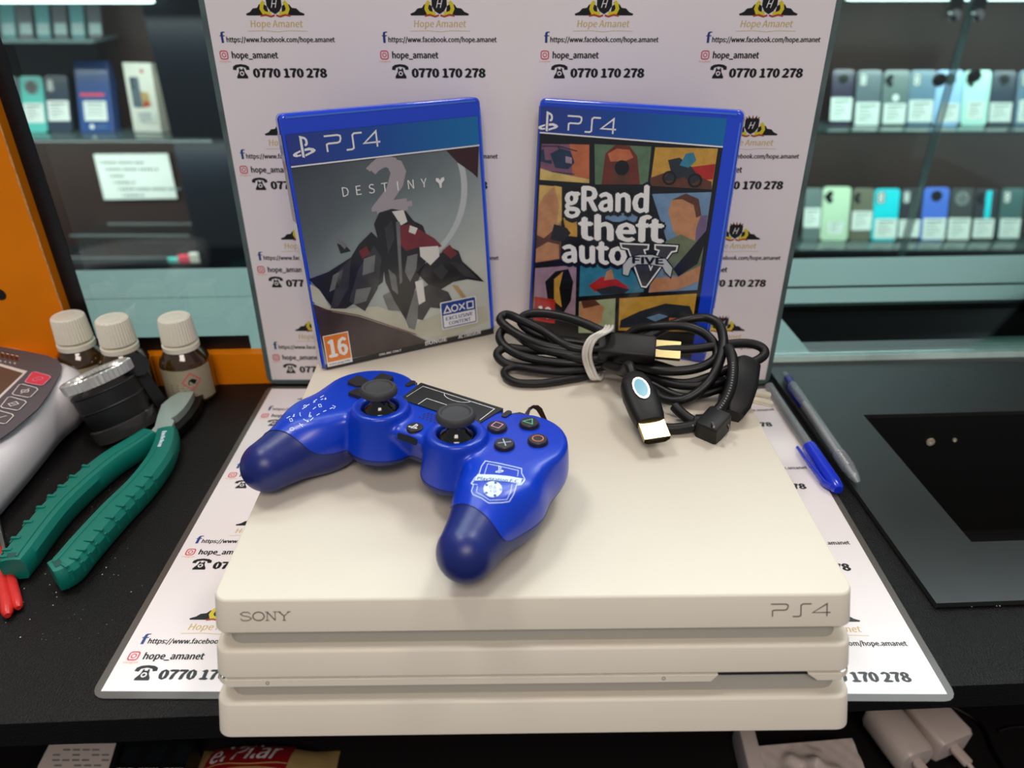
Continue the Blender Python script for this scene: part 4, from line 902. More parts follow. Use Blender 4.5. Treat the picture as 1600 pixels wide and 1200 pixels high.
for s0 in list(adj):
    if s0 in seen: continue
    path = [s0]; seen.add(s0); cur = s0
    while True:
        nx = [a for a in adj[cur] if a not in seen]
        if not nx: break
        cur = nx[0]; seen.add(cur); path.append(cur)
    if len(path) > 20: seam.tube([allv[i] for i in path[::2]], .22, 'hole_blue', 5, cap=False)
bm.free()
def padpx(px, py, L=0, th=.12):                # photo pixel -> point on the shell (local)
    o = pRn.T @ (CAMP - padT); d = pRn.T @ ray(px, py); h_ = bvh.ray_cast(Vector(o), Vector(d/np.linalg.norm(d)))
    if h_[0] is None: return None
    return np.array(h_[0]) + np.array(h_[1])*(th+.04*L)
def mpx(p, L):
    q = padpx(p[0], p[1], L); return q if q is not None else np.array([0, 0, -20.])
fp = Fr(front, (0, 0, 0), (1, 0, 0), (0, 1, 0), m3=mpx)
# shield emblem on the right grip
W8 = 'print_white'
def dense(P, n=5, closed=True):
    out = []; N = len(P)
    for i in range(N if closed else N-1):
        a, b_ = P[i], P[(i+1) % N]
        for k in range(n): out.append((a[0]+(b_[0]-a[0])*k/n, a[1]+(b_[1]-a[1])*k/n))
    if not closed: out.append(P[-1])
    return out
q8 = lambda P: [(380+x/3.2, 560+y/3.2) for x, y in P]
OUT = q8([(1211, 514), (1290, 528), (1392, 552), (1392, 575), (1408, 605), (1388, 632), (1366, 634), (1352, 680), (1330, 716), (1290, 722), (1228, 724), (1192, 700), (1150, 682), (1142, 664), (1152, 634), (1140, 626), (1160, 596), (1178, 584), (1192, 540)])
INN = q8([(1222, 528), (1290, 542), (1376, 562), (1372, 590)]); INL = q8([(1222, 528), (1206, 580)])
INB = q8([(1344, 632), (1336, 672), (1318, 706), (1285, 708), (1232, 710), (1200, 688), (1166, 670), (1172, 640)])
fp.stroke(dense(OUT), 1.1, W8, 1, closed=True); fp.stroke(dense(INN, closed=False), .8, W8, 1); fp.stroke(dense(INL, closed=False), .8, W8, 1); fp.stroke(dense(INB, closed=False), .8, W8, 1)
BN = q8([(1172, 580), (1260, 582), (1330, 590), (1394, 602), (1386, 628), (1320, 616), (1240, 610), (1156, 612)])
bt = q8([(1172, 580), (1260, 583), (1330, 590), (1394, 602)]); bb = q8([(1156, 612), (1240, 611), (1320, 617), (1386, 628)])
bt, bb = dense(bt, 6, False), dense(bb, 6, False)
for i in range(len(bt)-1): fp.poly([bb[i], bb[i+1], bt[i+1], bt[i]], W8, 1)
fp.stroke(dense(q8([(1156, 612), (1142, 628), (1172, 632)]), closed=False), .8, W8, 1); fp.stroke(dense(q8([(1394, 602), (1408, 610), (1390, 632), (1366, 628)]), closed=False), .8, W8, 1)
T_ = q8([(1168, 608)])[0]
ft = Fr(front, (0, 0, 0), (1, 0, 0), (0, 1, 0), m3=lambda p, L: mpx((p[0], -p[1]), L))
ft.text('PlayStation F.C.', T_[0], -T_[1], 4.6, 'ps_blue', 3, width=66, bold=.03, shear=.25, rot=-math.radians(4))
a = q8([(1262, 574)])[0]; ps_symbol(ft, a[0], -a[1], 11.5, W8, 2)
bc = q8([(1248, 655)])[0]
for k in range(3):
    for r0, r1 in ((0, 5), (5, 10), (10, 15)):
        pass
N_ = 20
for r0, r1 in ((0, 4), (4, 8), (8, 11.5), (11.5, 14.6)):
    for k in range(N_):
        a0, a1 = 2*PI*k/N_, 2*PI*(k+1)/N_
        fp.poly([(bc[0]+r*math.cos(a), bc[1]+r*.86*math.sin(a)) for r, a in ((r0, a0), (r1, a0), (r1, a1), (r0, a1))], W8, 1)
for k in range(5):
    a = 2*PI*k/5 - PI/2+.35; cx, cy = bc[0]+12*math.cos(a), bc[1]+12*.86*math.sin(a); fp.poly([(cx+2.6*math.cos(b_), cy+2.2*math.sin(b_)) for b_ in [j*2*PI/5+a for j in range(5)]], 'ps_blue', 3)
fp.stroke([(bc[0]-5, bc[1]-5), (bc[0]-1.5, bc[1]-5), (bc[0]-1.5, bc[1]-1.5), (bc[0]-5, bc[1]-1.5)], .8, 'ps_blue', 3, closed=True); fp.stroke([(bc[0]+1, bc[1]-1.4), (bc[0]+5, bc[1]-1.4), (bc[0]+3, bc[1]-5)], .8, 'ps_blue', 3, closed=True)
fp.stroke([(bc[0]-5, bc[1]+1), (bc[0]-1.5, bc[1]+4.5)], .8, 'ps_blue', 3); fp.stroke([(bc[0]-5, bc[1]+4.5), (bc[0]-1.5, bc[1]+1)], .8, 'ps_blue', 3); fp.stroke(circ(bc[0]+3.2, bc[1]+2.8, 1.9, 10), .8, 'ps_blue', 3, closed=True)
# tactics drawing on the left grip
def dash(P, on=7, off=5):
    P = crom([np.array([*p, 0]) for p in P], 10); L_ = 0; cur = []; k = 0
    for i in range(len(P)):
        if i: L_ += np.linalg.norm(P[i]-P[i-1])
        ph = L_ % (on+off)
        if ph < on: cur.append((P[i][0], P[i][1]))
        elif len(cur) > 1: fp.stroke(cur, 1.1, W8, 1); cur = []
        else: cur = []
    if len(cur) > 1: fp.stroke(cur, 1.1, W8, 1)
dash(q8([(335, 312), (360, 290), (400, 268), (450, 246)])); dash(q8([(318, 314), (296, 300), (284, 280), (292, 258), (312, 244)])); dash(q8([(312, 240), (350, 222), (408, 200)])); dash(q8([(330, 290), (340, 264), (372, 238)])); dash(q8([(352, 216), (372, 204), (404, 186)])); dash(q8([(218, 300), (240, 288), (258, 280)]))
for x_, y_ in ((240, 309), (384, 237)): x_, y_ = q8([(x_, y_)])[0]; fp.stroke([(x_-2.6, y_-1.6), (x_+1.2, y_-2.2), (x_+2.6, y_+1.6), (x_-1.2, y_+2.2)], .9, W8, 1, closed=True)
for x_, y_, r_ in ((244, 354, 3.2), (310, 240, 2.2), (335, 290, 1.8)): x_, y_ = q8([(x_, y_)])[0]; fp.stroke(circ(x_, y_, r_, 12, r_*.75), .9, W8, 1, closed=True)
x_, y_ = q8([(289, 333)])[0]; fp.stroke([(x_-2.8, y_-2.6), (x_+2.8, y_+2.8)], .9, W8, 1); fp.stroke([(x_-3.4, y_+1.4), (x_+3.4, y_-1)], .9, W8, 1)
for x_, y_ in ((322, 314), (410, 202), (252, 288)): x_, y_ = q8([(x_, y_)])[0]; fp.poly([(x_-1.6, y_+1.8), (x_+2, y_+1.2), (x_+.6, y_-2.2)], W8, 1)
x_, y_ = q8([(456, 244)])[0]; fp.stroke([(x_-3, y_-2.6), (x_+1.6, y_-.6), (x_-1.4, y_+3)], .9, W8, 1)
for P in ((438, 244), (252, 290)):
    pass
front.build('front_shell', pad, angle=60); back.build('back_shell', pad, angle=60, label='dark navy back shell and grip ends'); seam.build('seam', pad)
def facez(x, y):
    h_ = bvh.ray_cast(Vector((x, y, 30)), Vector((0, 0, -1))); return h_[0].z if h_[0] else 0
# touchpad
tz = facez(0, 22)
mb = MB(); TP = [(-29, 32.6), (29, 32.6), (26.5, 10.6), (-26.5, 10.6)]
mb.prism([(x, y, tz-2) for x, y in TP][::-1], (0, 0, 2.7), 'touch'); fr = Fr(mb, (0, 0, tz+.72), (1, 0, 0), (0, 1, 0), step=.04)
fr.stroke([(-25, 15), (-25, 29.5), (25, 29.5), (25, 15)], .45, 'cover_white', 1)
fr.stroke([(-25, 14.5), (-25, 29.8)], .45, 'cover_white', 1); fr.stroke([(-14, 11), (-14, 19), (14, 19), (14, 11)], .45, 'cover_white', 1); fr.stroke([(9*math.cos(a), 29.6-4.5*math.sin(a)) for a in [k*PI/12 for k in range(13)]], .4, 'cover_white', 1)
mb.build('touchpad', pad, bevel=.5)
# thumbsticks
for s_ in (-1, 1):
    x_, y_ = s_*STX, STY
    mb = MB(); mb.lathe([(.1, -5), (11.2, -5), (10.6, -1), (8, 1.8), (5.6, 3.6), (4.8, 6), (4.8, 9), (.1, 9)], 'black_gloss', 36, (x_, y_, 0)); st_ = mb.build('thumbstick', pad)
    mb = MB(); mb.lathe([(.1, 8), (5, 8), (8.3, 8.8), (10, 10.2), (10.2, 11.8), (9.7, 13.2), (8.8, 14), (7.8, 14), (7.3, 13.6), (7, 13.3), (5, 13.0), (.1, 12.8)], 'rubber', 44, (x_, y_, 0)); mb.build('stick_cap', st_)
# directional buttons: four separate arrows
for k in range(4):
    a = PI/2*k; R = Matrix.Rotation(a, 3, 'Z'); z_ = facez(-PODX, PODY)
    P = [(1.6, 0), (7.0, -5.3), (14.2, -5.3), (15, -4.4), (15, 4.4), (14.2, 5.3), (7.0, 5.3)]
    pts = [Vector((-PODX, PODY, z_-1)) + R @ Vector((x_, y_, 0)) for x_, y_ in P]; top_ = [Vector((-PODX, PODY, 0)) + R @ Vector(((x_*.94+.5), y_*.9, z_+.7+(x_-2)*.11)) for x_, y_ in P]
    mb = MB(); mb.loft([pts, top_], 'btn', smooth=False); mb.build('directional_button', pad, bevel=.5)
for k, (m_, kind) in enumerate((('sym_red', 'o'), ('sym_green', 't'), ('sym_pink', 's'), ('sym_blue', 'x'))):
    a = PI/2*k; x_, y_ = PODX+12.4*math.cos(a), PODY+12.4*math.sin(a); z_ = facez(PODX, PODY)
    mb = MB(); mb.lathe([(.1, z_-1), (5.2, z_-1), (5.1, z_+1.8), (4.7, z_+2.2), (.1, z_+2.3)], 'btn', 30, (x_, y_, 0)); mb.lathe([(5.3, z_-.3), (5.7, z_+.06), (5.3, z_+.1)], 'hole_blue', 30, (x_, y_, 0), cap=False)
    fr = Fr(mb, (x_, y_, z_+2.34), (1, 0, 0), (0, 1, 0), step=.03)
    if kind == 'o': fr.stroke(circ(0, 0, 2.8, 24), .5, m_, 1, closed=True)
    if kind == 't': fr.stroke([(-2.8, -1.7), (2.8, -1.7), (0, 3)], .5, m_, 1, closed=True)
    if kind == 's': fr.stroke([(-2.3, -2.3), (2.3, -2.3), (2.3, 2.3), (-2.3, 2.3)], .5, m_, 1, closed=True)
    if kind == 'x': fr.stroke([(-2.4, -2.4), (2.4, 2.4)], .5, m_, 1); fr.stroke([(-2.4, 2.4), (2.4, -2.4)], .5, m_, 1)
    mb.build('action_button', pad, label={'o': 'dark button with red circle', 't': 'dark button with green triangle', 's': 'dark button with pink square', 'x': 'dark button with pale cross'}[kind])
z_ = facez(0, -9.5)
mb = MB(); mb.lathe([(.1, z_-1), (4.5, z_-1), (4.4, z_+.9), (4.0, z_+1.2), (.1, z_+1.2)], 'btn', 28, (0, -9.5, 0)); fr = Fr(mb, (0, 0, z_+1.26), (1, 0, 0), (0, 1, 0), step=.03); ps_symbol(fr, -2.7, -11.9, 4.8, 'cover_white', 1); mb.build('home_button', pad, label='dark home button with white emblem')
for s_, nm in ((-1, 'share_button'), (1, 'options_button')):
    z_ = facez(s_*33.6, 28.5); R = Matrix.Rotation(-s_*.1, 3, 'Z')
    mb = MB(); mb.prism([(s_*33.6+x_, 28.5+y_, z_-1) for x_, y_ in rrect(3.4, 7.6, 1.6, 5)], (0, 0, 1.8), 'btn', mtop='btn'); mb.build(nm, pad)
mb = MB()
for j in range(4):
    for i in range(5 if j % 2 == 0 else 4):
        x_, y_ = -5+i*2.5+(1.25 if j % 2 else 0), 1.0+j*2.0; z_ = facez(x_, y_); mb.lathe([(.1, z_+.1), (.75, z_+.1), (.1, z_+.16)], 'hole_blue', 8, (x_, y_, 0))
mb.build('speaker_grille', pad)
# socket between the sticks, on the sloping front wall
y0_ = None
h_ = bvh.ray_cast(Vector((0, -60, -7)), Vector((0, 1, 0))); yw = h_[0].y if h_[0] else -20
nw = Vector(h_[1]); R = nw.to_track_quat('Z', 'Y').to_matrix()
mb = MB()
for x_, w_, hh in ((0, 13, 3.6),):
    h_ = bvh.ray_cast(Vector((x_, -60, -6)), Vector((0, 1, 0))); c_ = h_[0]
    if c_ is None: continue
    nw = Vector(h_[1]); u_ = Vector((1, 0, 0)); v_ = nw.cross(u_).normalized()
    mb.prism([c_ + u_*p[0] + v_*p[1] - nw*.5 for p in rrect(w_, hh, 1.2, 4)], nw*.8, 'black_gloss')
mb.build('charging_port', pad)
for s_ in (-1, 1):
    mb = MB(); mb.prism([(s_*49+x_, 36.5+y_, -17) for x_, y_ in rrect(25, 8, 3.5, 5)], (0, 0, 9), 'btn'); mb.build('shoulder_button', pad, bevel=1)
    mb = MB(); mb.prism([(s_*49+x_, 35.5+y_, -31) for x_, y_ in rrect(23, 11, 5, 5)], (0, 0, 12), 'btn'); mb.build('trigger', pad, bevel=1.5)
# ------------------------------------------------------------------ cables, held by a white tie
def K(x, y, z): return atz(760+x/3.404, 470+y/3.404, z)      # traced in a crop of the photograph, put at a height
def kp(P, n=10): return crom([K(*p) for p in P], n)
cabC = K(700, 300, 62); 
pw = thing('power_cable', K(1250, 400, 60), 'coiled black power cable with two-pin plug, on the console behind the controller', 'cable', 'cables tied in one bundle')
hd = thing('video_cable', K(700, 300, 60), 'coiled black video cable with two gold connectors, on the console', 'cable', 'cables tied in one bundle')
R1, R2 = 3.2, 2.7
mb = MB()
# thick video cable: loops left of the tie and the big arcs on the right
mb.tube(kp([(620, 165, 93), (500, 112, 96), (380, 78, 97), (270, 66, 96), (200, 82, 93), (186, 118, 89), (240, 164, 85), (340, 200, 82), (450, 214, 81), (560, 226, 80), (700, 214, 82), (790, 160, 90), (900, 138, 96), (1040, 134, 99), (1150, 168, 97), (1215, 236, 92), (1222, 300, 87), (1150, 350, 83), (1040, 372, 80), (900, 368, 78), (760, 330, 76), (640, 300, 76)]), R1, 'cable', 14)
mb.tube(kp([(560, 280, 78), (430, 262, 79), (300, 236, 81), (180, 186, 84), (100, 132, 87), (74, 96, 90), (110, 74, 92), (180, 100, 92), (300, 160, 87), (430, 240, 82), (560, 262, 80), (700, 240, 84), (860, 190, 90), (980, 130, 96), (1080, 100, 101), (1170, 92, 103), (1236, 126, 102), (1260, 210, 98), (1246, 300, 92), (1200, 410, 84), (1120, 490, 76), (1030, 530, 71), (940, 520, 69), (880, 470, 70), (820, 420, 72)]), R1, 'cable', 14)
mb.tube(kp([(560, 330, 72), (430, 330, 72), (300, 318, 72), (180, 290, 74), (96, 240, 77), (70, 190, 80), (96, 152, 83), (150, 170, 82), (230, 230, 80), (340, 268, 78), (470, 288, 77), (580, 290, 76), (700, 300, 76), (860, 330, 76), (1000, 372, 76)]), R1, 'cable', 14)
mb.build('cord', hd, world=True)
mb = MB()
mb.tube(kp([(560, 395, 64), (450, 416, 63.5), (300, 438, 63.5), (170, 436, 63.5), (108, 408, 64), (98, 374, 65), (150, 352, 67), (260, 366, 68), (400, 376, 68), (560, 360, 69), (700, 350, 71), (860, 400, 71), (1000, 446, 72), (1120, 452, 74), (1240, 430, 77), (1340, 402, 78), (1400, 360, 79), (1420, 330, 80)]), R2, 'cable_matte', 12)
mb.tube(kp([(560, 346, 68), (400, 350, 67), (220, 356, 66), (110, 336, 68), (62, 300, 71), (66, 268, 74), (110, 250, 76), (220, 262, 76), (340, 268, 77), (480, 306, 76), (600, 310, 77), (760, 280, 84), (930, 262, 88), (1100, 256, 90), (1250, 236, 92), (1380, 226, 92), (1460, 246, 90), (1478, 286, 87), (1420, 326, 84), (1320, 350, 81), (1200, 400, 77), (1060, 440, 73), (900, 420, 70)]), R2*1.15, 'cable_matte', 12)
mb.tube(kp([(600, 330, 72), (760, 400, 69), (880, 440, 68), (1000, 500, 67), (1100, 510, 68), (1240, 470, 72), (1360, 430, 75), (1412, 390, 76), (1424, 350, 78), (1380, 320, 80)]), R2, 'cable', 12)
# flat cord with printed lettering, hanging over the front of the bundle
P = kp([(1284, 250, 97), (1306, 300, 95), (1312, 380, 90), (1296, 470, 83), (1250, 560, 75), (1180, 626, 69), (1080, 668, 65), (960, 680, 63.6), (880, 650, 64)], 14)
mb.tube(P, 3.4, 'cable_matte', 14)
mb.build('cord', pw, world=True)
mb = MB()
for k in range(22, 84, 2):
    a, b_ = P[k], P[k+1]; d = (b_-a)/np.linalg.norm(b_-a); v = CAMP-a; v = v-d*np.dot(v, d); v = v/np.linalg.norm(v); u = np.cross(d, v)
    c_ = a+v*3.45; mb.poly([c_-u*.5, c_+d*.8-u*.5, c_+d*.8+u*.6, c_+u*.6], 'grey_ink')
mb.build('cord_print', pw, world=True)
# the tie
ti = thing('cable_tie', K(570, 300, 62), 'white twisted tie wrapped around the middle of the black cable bundle', 'cable tie')
mb = MB()
for dx, s_ in ((0, 0), (20, .6), (-17, 1.2)):
    a = K(640+dx, 158, 100); b_ = K(566+dx, 200, 97); c_ = K(534+dx, 270, 88); d = K(546+dx, 350, 74); e = K(590+dx, 412, 64)
    bk = [K(650+dx, 300, 64)+np.array([0, 16, 0]), K(668+dx, 200, 84)+np.array([0, 18, 0])]
    mb.tube(crom([a, b_, c_, d, e, bk[0], bk[1]], 8, closed=True), 1.15, 'tie', 8, closed=True)
mb.build('tie', ti, world=True)
# connector one: long body pointing right under the tie
def block(mb, A, B, w_, h, m, up=(0, 0, 1), r=2, taper=1., bev=.15):
    A, B = np.array(A, float), np.array(B, float); t = B-A; L_ = np.linalg.norm(t); t = t/L_; u = np.cross(t, np.array(up, float)); u = u/np.linalg.norm(u); v = np.cross(u, t)
    Ls = []
    for k, s_ in ((0, .9), (bev*h/L_, 1), (1-bev*h/L_, taper), (1, taper*.9)): Ls.append([A+t*L_*k + u*p[0]*s_ + v*p[1]*s_ for p in rrect(w_, h, r, 4)])
    mb.loft(Ls, m); return t, u, v
A, B = K(600, 236, 88), K(900, 262, 88)
mb = MB(); t_, u_, v_ = block(mb, A, B, 19, 10.5, 'cable_matte', up=(0, -.5, 1), r=3); cn = mb.build('connector', hd, world=True)
mb = MB(); B2 = B+t_*16; P = [(-7, 2.2), (7, 2.2), (7, -.6), (4.6, -2.4), (-4.6, -2.4), (-7, -.6)]
mb.loft([[B-t_*.5+u_*p[0]+v_*p[1] for p in P], [B2+u_*p[0]+v_*p[1] for p in P]], 'gold_metal', smooth=False, cap=False)
mb.loft([[B+t_*1+u_*p[0]*.86+v_*p[1]*.8 for p in P], [B2+u_*p[0]*.86+v_*p[1]*.8 for p in P]], 'gold_metal', smooth=False, cap=False)
mb.poly([B+t_*3+u_*p[0]*.9+v_*p[1]*.85 for p in P], 'black'); block(mb, B, B2-t_*1.5, 9, 1.2, 'black', up=v_, r=.3)
cn2 = mb.build('plug_shell', None); cn2.parent = cn
# connector two: drop-shaped body with the oval badge, pointing to the viewer
A, B = K(775, 400, 86), K(872, 650, 74)
def oval_body(mb, A, B, m):
    t = (B-A); L_ = np.linalg.norm(t); t = t/L_; u = np.cross(t, [0, -.35, 1]); u /= np.linalg.norm(u); v = np.cross(u, t); Ls = []
    for k, w_, h in ((0, 5, 4.5), (.04, 7, 5.4), (.2, 9.6, 6.2), (.45, 10.8, 6.6), (.7, 10.4, 6.4), (.9, 9.6, 6), (1, 8.6, 5.2)):
        Ls.append([A+t*L_*k+u*w_*math.copysign(abs(math.cos(a))**.7, math.cos(a))+v*h*math.copysign(abs(math.sin(a))**.7, math.sin(a)) for a in [2*PI*i/28 for i in range(28)]])
    mb.loft(Ls, m); return t, u, v
mb = MB(); t_, u_, v_ = oval_body(mb, A, B, 'cable_matte')
mb.tube(crom([A-t_*-3, A-t_*8+v_*1, K(720, 370, 82), K(640, 340, 78)], 8), 3.4, 'cable', 12); cn = mb.build('connector', hd, world=True)
if v_[2] < 0: v_ = -v_
mb = MB(); Cc = A+(B-A)*.42+v_*6.9
mb.prism([Cc+t_*p[0]+u_*p[1]-v_*.6 for p in circ(0, 0, 8.6, 24, 5.0)], v_*.9, 'chrome'); mb.prism([Cc+t_*p[0]+u_*p[1] for p in circ(0, 0, 7, 24, 3.9)], v_*.5, 'badge')
bd = mb.build('badge', None, label='oval chrome badge with blue centre'); bd.parent = cn
bd.data.transform(Matrix.Translation(-hd.location))
cn2.data.transform(Matrix.Translation(-hd.location))
mb = MB(); B1 = B-t_*.5; B2 = B+t_*13
mb.loft([[B1+u_*p[0]*1.12+v_*p[1]*1.15 for p in P], [B2+u_*p[0]*1.12+v_*p[1]*1.15 for p in P]], 'gold_metal', smooth=False, cap=False)
mb.loft([[B1+u_*p[0]*1.0+v_*p[1]*.95 for p in P], [B2+u_*p[0]*1.0+v_*p[1]*.95 for p in P]], 'gold_metal', smooth=False, cap=False)
mb.loft([[B1+u_*p[0]*.98+v_*p[1]*.9 for p in P], [B2-t_*2+u_*p[0]*.98+v_*p[1]*.9 for p in P]], 'black', smooth=False); block(mb, B, B2-t_*.6, 10.5, 1.2, 'cable_matte', up=v_, r=.3)
o = mb.build('plug_shell', None); o.data.transform(Matrix.Translation(-hd.location)); o.parent = cn
# mains plug standing behind on its side, pins pointing right
A, B = K(1380, 320, 86), K(1300, 620, 64)
mb = MB(); Ls = []
for k, w_, h in ((0, 9, 5), (.1, 15, 7.5), (.5, 17, 9), (.85, 15, 9), (1, 11, 7)):
    t = (B-A); u = np.array([1, .15, 0]); u = u-t*np.dot(u, t)/np.dot(t, t); u /= np.linalg.norm(u); v = np.cross(t/np.linalg.norm(t), u)
    Ls.append([A+t*k+u*p[0]+v*p[1] for p in rrect(w_*1.1, h*2.6, 3.5, 4)])
mb.loft(Ls, 'cable_matte'); plg = mb.build('plug_body', pw, world=True)
for q in (((1300, 462, 74), (1512, 506, 69)), ((1290, 496, 70), (1524, 552, 65))):
    a, b_ = K(*q[0]), K(*q[1]); mb = MB(); n_ = 12; t = (b_-a)/np.linalg.norm(b_-a)
    mb.tube([a, a+(b_-a)*.5, b_-t*1.2, b_-t*.4, b_], [2.3, 2.3, 2.3, 1.8, .8], 'pin_metal', 16); mb.build('pin', pw, world=True, label='shiny metal pin')
A, B = K(1080, 640, 66), K(1325, 690, 66)
mb = MB(); t_, u_, v_ = block(mb, K(1150, 640, 67), K(1262, 690, 66.5), 19, 14, 'cable_matte', up=(0, -.3, 1), r=1.5, bev=.1)
for q in ((1208, 655), (1300, 668)): pass
mb.box(K(1205, 660, 73.5), (1.2, 4.6, 1.4), 'steel'); mb.box(K(1290, 672, 71), (1.2, 4.6, 1.4), 'steel')
mb.tube(crom([K(1160, 642, 67), K(1100, 640, 66), K(1040, 600, 68), K(1000, 560, 70)], 8), [4.6]*8+[3.4]*17, 'cable_matte', 12)
mb.build('appliance_connector', pw, world=True)
# ------------------------------------------------------------------ amber bottles
def bottle(px, py, Rb, base_y, capw, label_on, lab, tilt=0, red=True, caph=24):
    # base centre on the counter
    a = np.array([px, py, 0.]); t = thing('glass_bottle', a+np.array([0, 0, .3]), lab, 'bottle', 'amber bottles with cream caps by the window')
    mb = MB(); r = Rb-.8
    mb.lathe([(.1, 0), (r-2, 0), (r, 2), (r, 32), (r-1, 37), (r-5, 42), (r*.62, 45), (r*.56, 47), (r*.56, 49), (.1, 49)], 'amber', 40); mb.build('glass_body', t)
    mb = MB(); c_ = r*.68
    mb.lathe([(.1, 45), (c_+.8, 45), (c_+.9, 48.9), (c_-.4, 49.4), (.1, 49.5)], 'cap_cream', 36); ring_ = mb.build('tamper_ring', t)
    mb = MB(); mb.lathe([(.1, 51.6), (c_+.5, 51.6), (c_+.3, 53.5), (c_-.6, 51.6+caph-3), (c_-1, 51.6+caph-1), (c_-2.2, 51.6+caph), (c_-3, 51.6+caph-.5), (.1, 51.6+caph-.6)], 'cap_cream', 72, rib=.55, ribn=1)
    mb.lathe([(5, 51.6+caph-.4), (5.6, 51.6+caph-.1), (6, 51.6+caph-.4)], 'cap_cream', 30, cap=False); mb.build('cap', t)
    mb = MB(); ang = lambda u: -PI*.98+u/r
    def m3(p, L): an = -PI/2+p[0]/(r+.1); rr = r+.15+L*.06; return np.array([rr*math.cos(an), rr*math.sin(an), p[1]])
    fr = Fr(mb, (0, 0, 0), (1, 0, 0), (0, 1, 0), m3=m3)
    W_ = r*1.5; n = 20
    for k in range(n): fr.poly([(-W_+2*W_*k/n, 4), (-W_+2*W_*(k+1)/n, 4), (-W_+2*W_*(k+1)/n, 33), (-W_+2*W_*k/n, 33)], 'bottle_label', 1)
    if label_on:
        fr.stroke(dense([(10, 15), (17, 22.5), (10, 30), (3, 22.5)], 3), .9, 'key_red', 2, closed=True); fr.poly([(7, 20), (12, 20), (14, 23), (11, 25), (8, 24)], 'ink', 2)
        for k in range(7): fr.stroke(dense([(-16+k % 2, 20-k*2.4), (14-(k*3) % 5, 20-k*2.4)], 6, False), .7, 'grey_ink', 2)
        fr.stroke(dense([(-18, 33), (-10, 33)], 3, False), 1.2, 'ink', 2)
    mb.build('paper_label', t)
bottle(-263, 517, 20, 0, 26, True, 'amber bottle with cream cap and red diamond label, rightmost of three', caph=20)
bottle(-310, 514, 20, 0, 26, False, 'amber bottle with slightly raised cream cap, middle of three', caph=20)
bottle(-347, 519, 20, 0, 26, False, 'amber bottle with cream cap beside the orange board, leftmost of three', caph=20)
# ------------------------------------------------------------------ kitchen-style scale with keypad
sc = thing('weighing_scale', atz(-40, 650, 0), 'white weighing scale with grey keypad and red power key', 'scale')
def ol(P, z): return [atz(*p, z) for p in P]
base = crom([np.array(p, float) for p in ((-260, 560, 36), (-120, 500, 36), (0, 532, 36), (50, 543, 36), (94, 556, 36), (126, 574, 33), (134, 600, 26), (124, 640, 17), (98, 674, 12), (62, 718, 12), (24, 762, 12), (-40, 830, 12), (-160, 940, 12), (-420, 900, 12))], 5, closed=True)
bp_ = [tuple(p) for p in base]
cen = atz(-120, 700, 0)
def ring_at(z, shrink, src_z=20):
    out = []
    for p in bp_:
        q = atz(p[0], p[1], p[2]); d = q-cen; d[2] = 0; l = np.linalg.norm(d); q = q - d/l*shrink; q[2] = z; out.append(q)
    return out
mb = MB(); mb.loft([ring_at(1, 10), ring_at(4, 3), ring_at(14, 0), ring_at(26, .5), ring_at(34, 4), ring_at(38, 9), ring_at(40.5, 16), ring_at(41.5, 22)], 'scale_white'); mb.build('housing', sc, world=True, angle=80)
zk = 42.2
GP = [(-130, 516), (0, 543), (40, 550), (75, 557), (92, 565), (97, 573), (94, 586), (80, 612), (60, 640), (20, 674), (-60, 730), (-200, 700)]
mb = MB(); mb.prism(ol(GP, 41.3), (0, 0, .9), 'scale_grey')
def skr(P, m_, z=zk, wd=None):
    p3 = ol(P, z)
    if wd is None: mb.poly(p3, m_)
    else:
        fr = Fr(mb, (0, 0, z), (1, 0, 0), (0, 1, 0), step=.05); fr.stroke([(q[0], q[1]) for q in p3], wd, m_, 1, closed=True)
skr([(-90, 560), (0, 568), (43, 580), (0, 622), (-90, 660)], 'cover_white', zk+.05); skr([(-90, 562), (0, 572), (36, 583), (0, 617), (-90, 655)], 'lcd', zk+.15)
for k in range(4):
    x_ = 2+k*7.4; skr([(x_, 548+k*1.6), (x_+5.4, 550+k*1.6), (x_+4, 560+k*1.6), (x_-2, 557+k*1.6)], 'maroon', zk+.05); skr([(x_+.5, 550+k*1.6), (x_+4.6, 551.4+k*1.6), (x_+4.4, 552.8+k*1.6), (x_+.3, 551.4+k*1.6)], 'cover_white', zk+.1)
    skr([(x_-3, 564+k*1.2), (x_-.6, 562+k*1.2), (x_, 566+k*1.2)], 'cover_white', zk+.1)
mb.build('keypad_panel', sc, world=True)
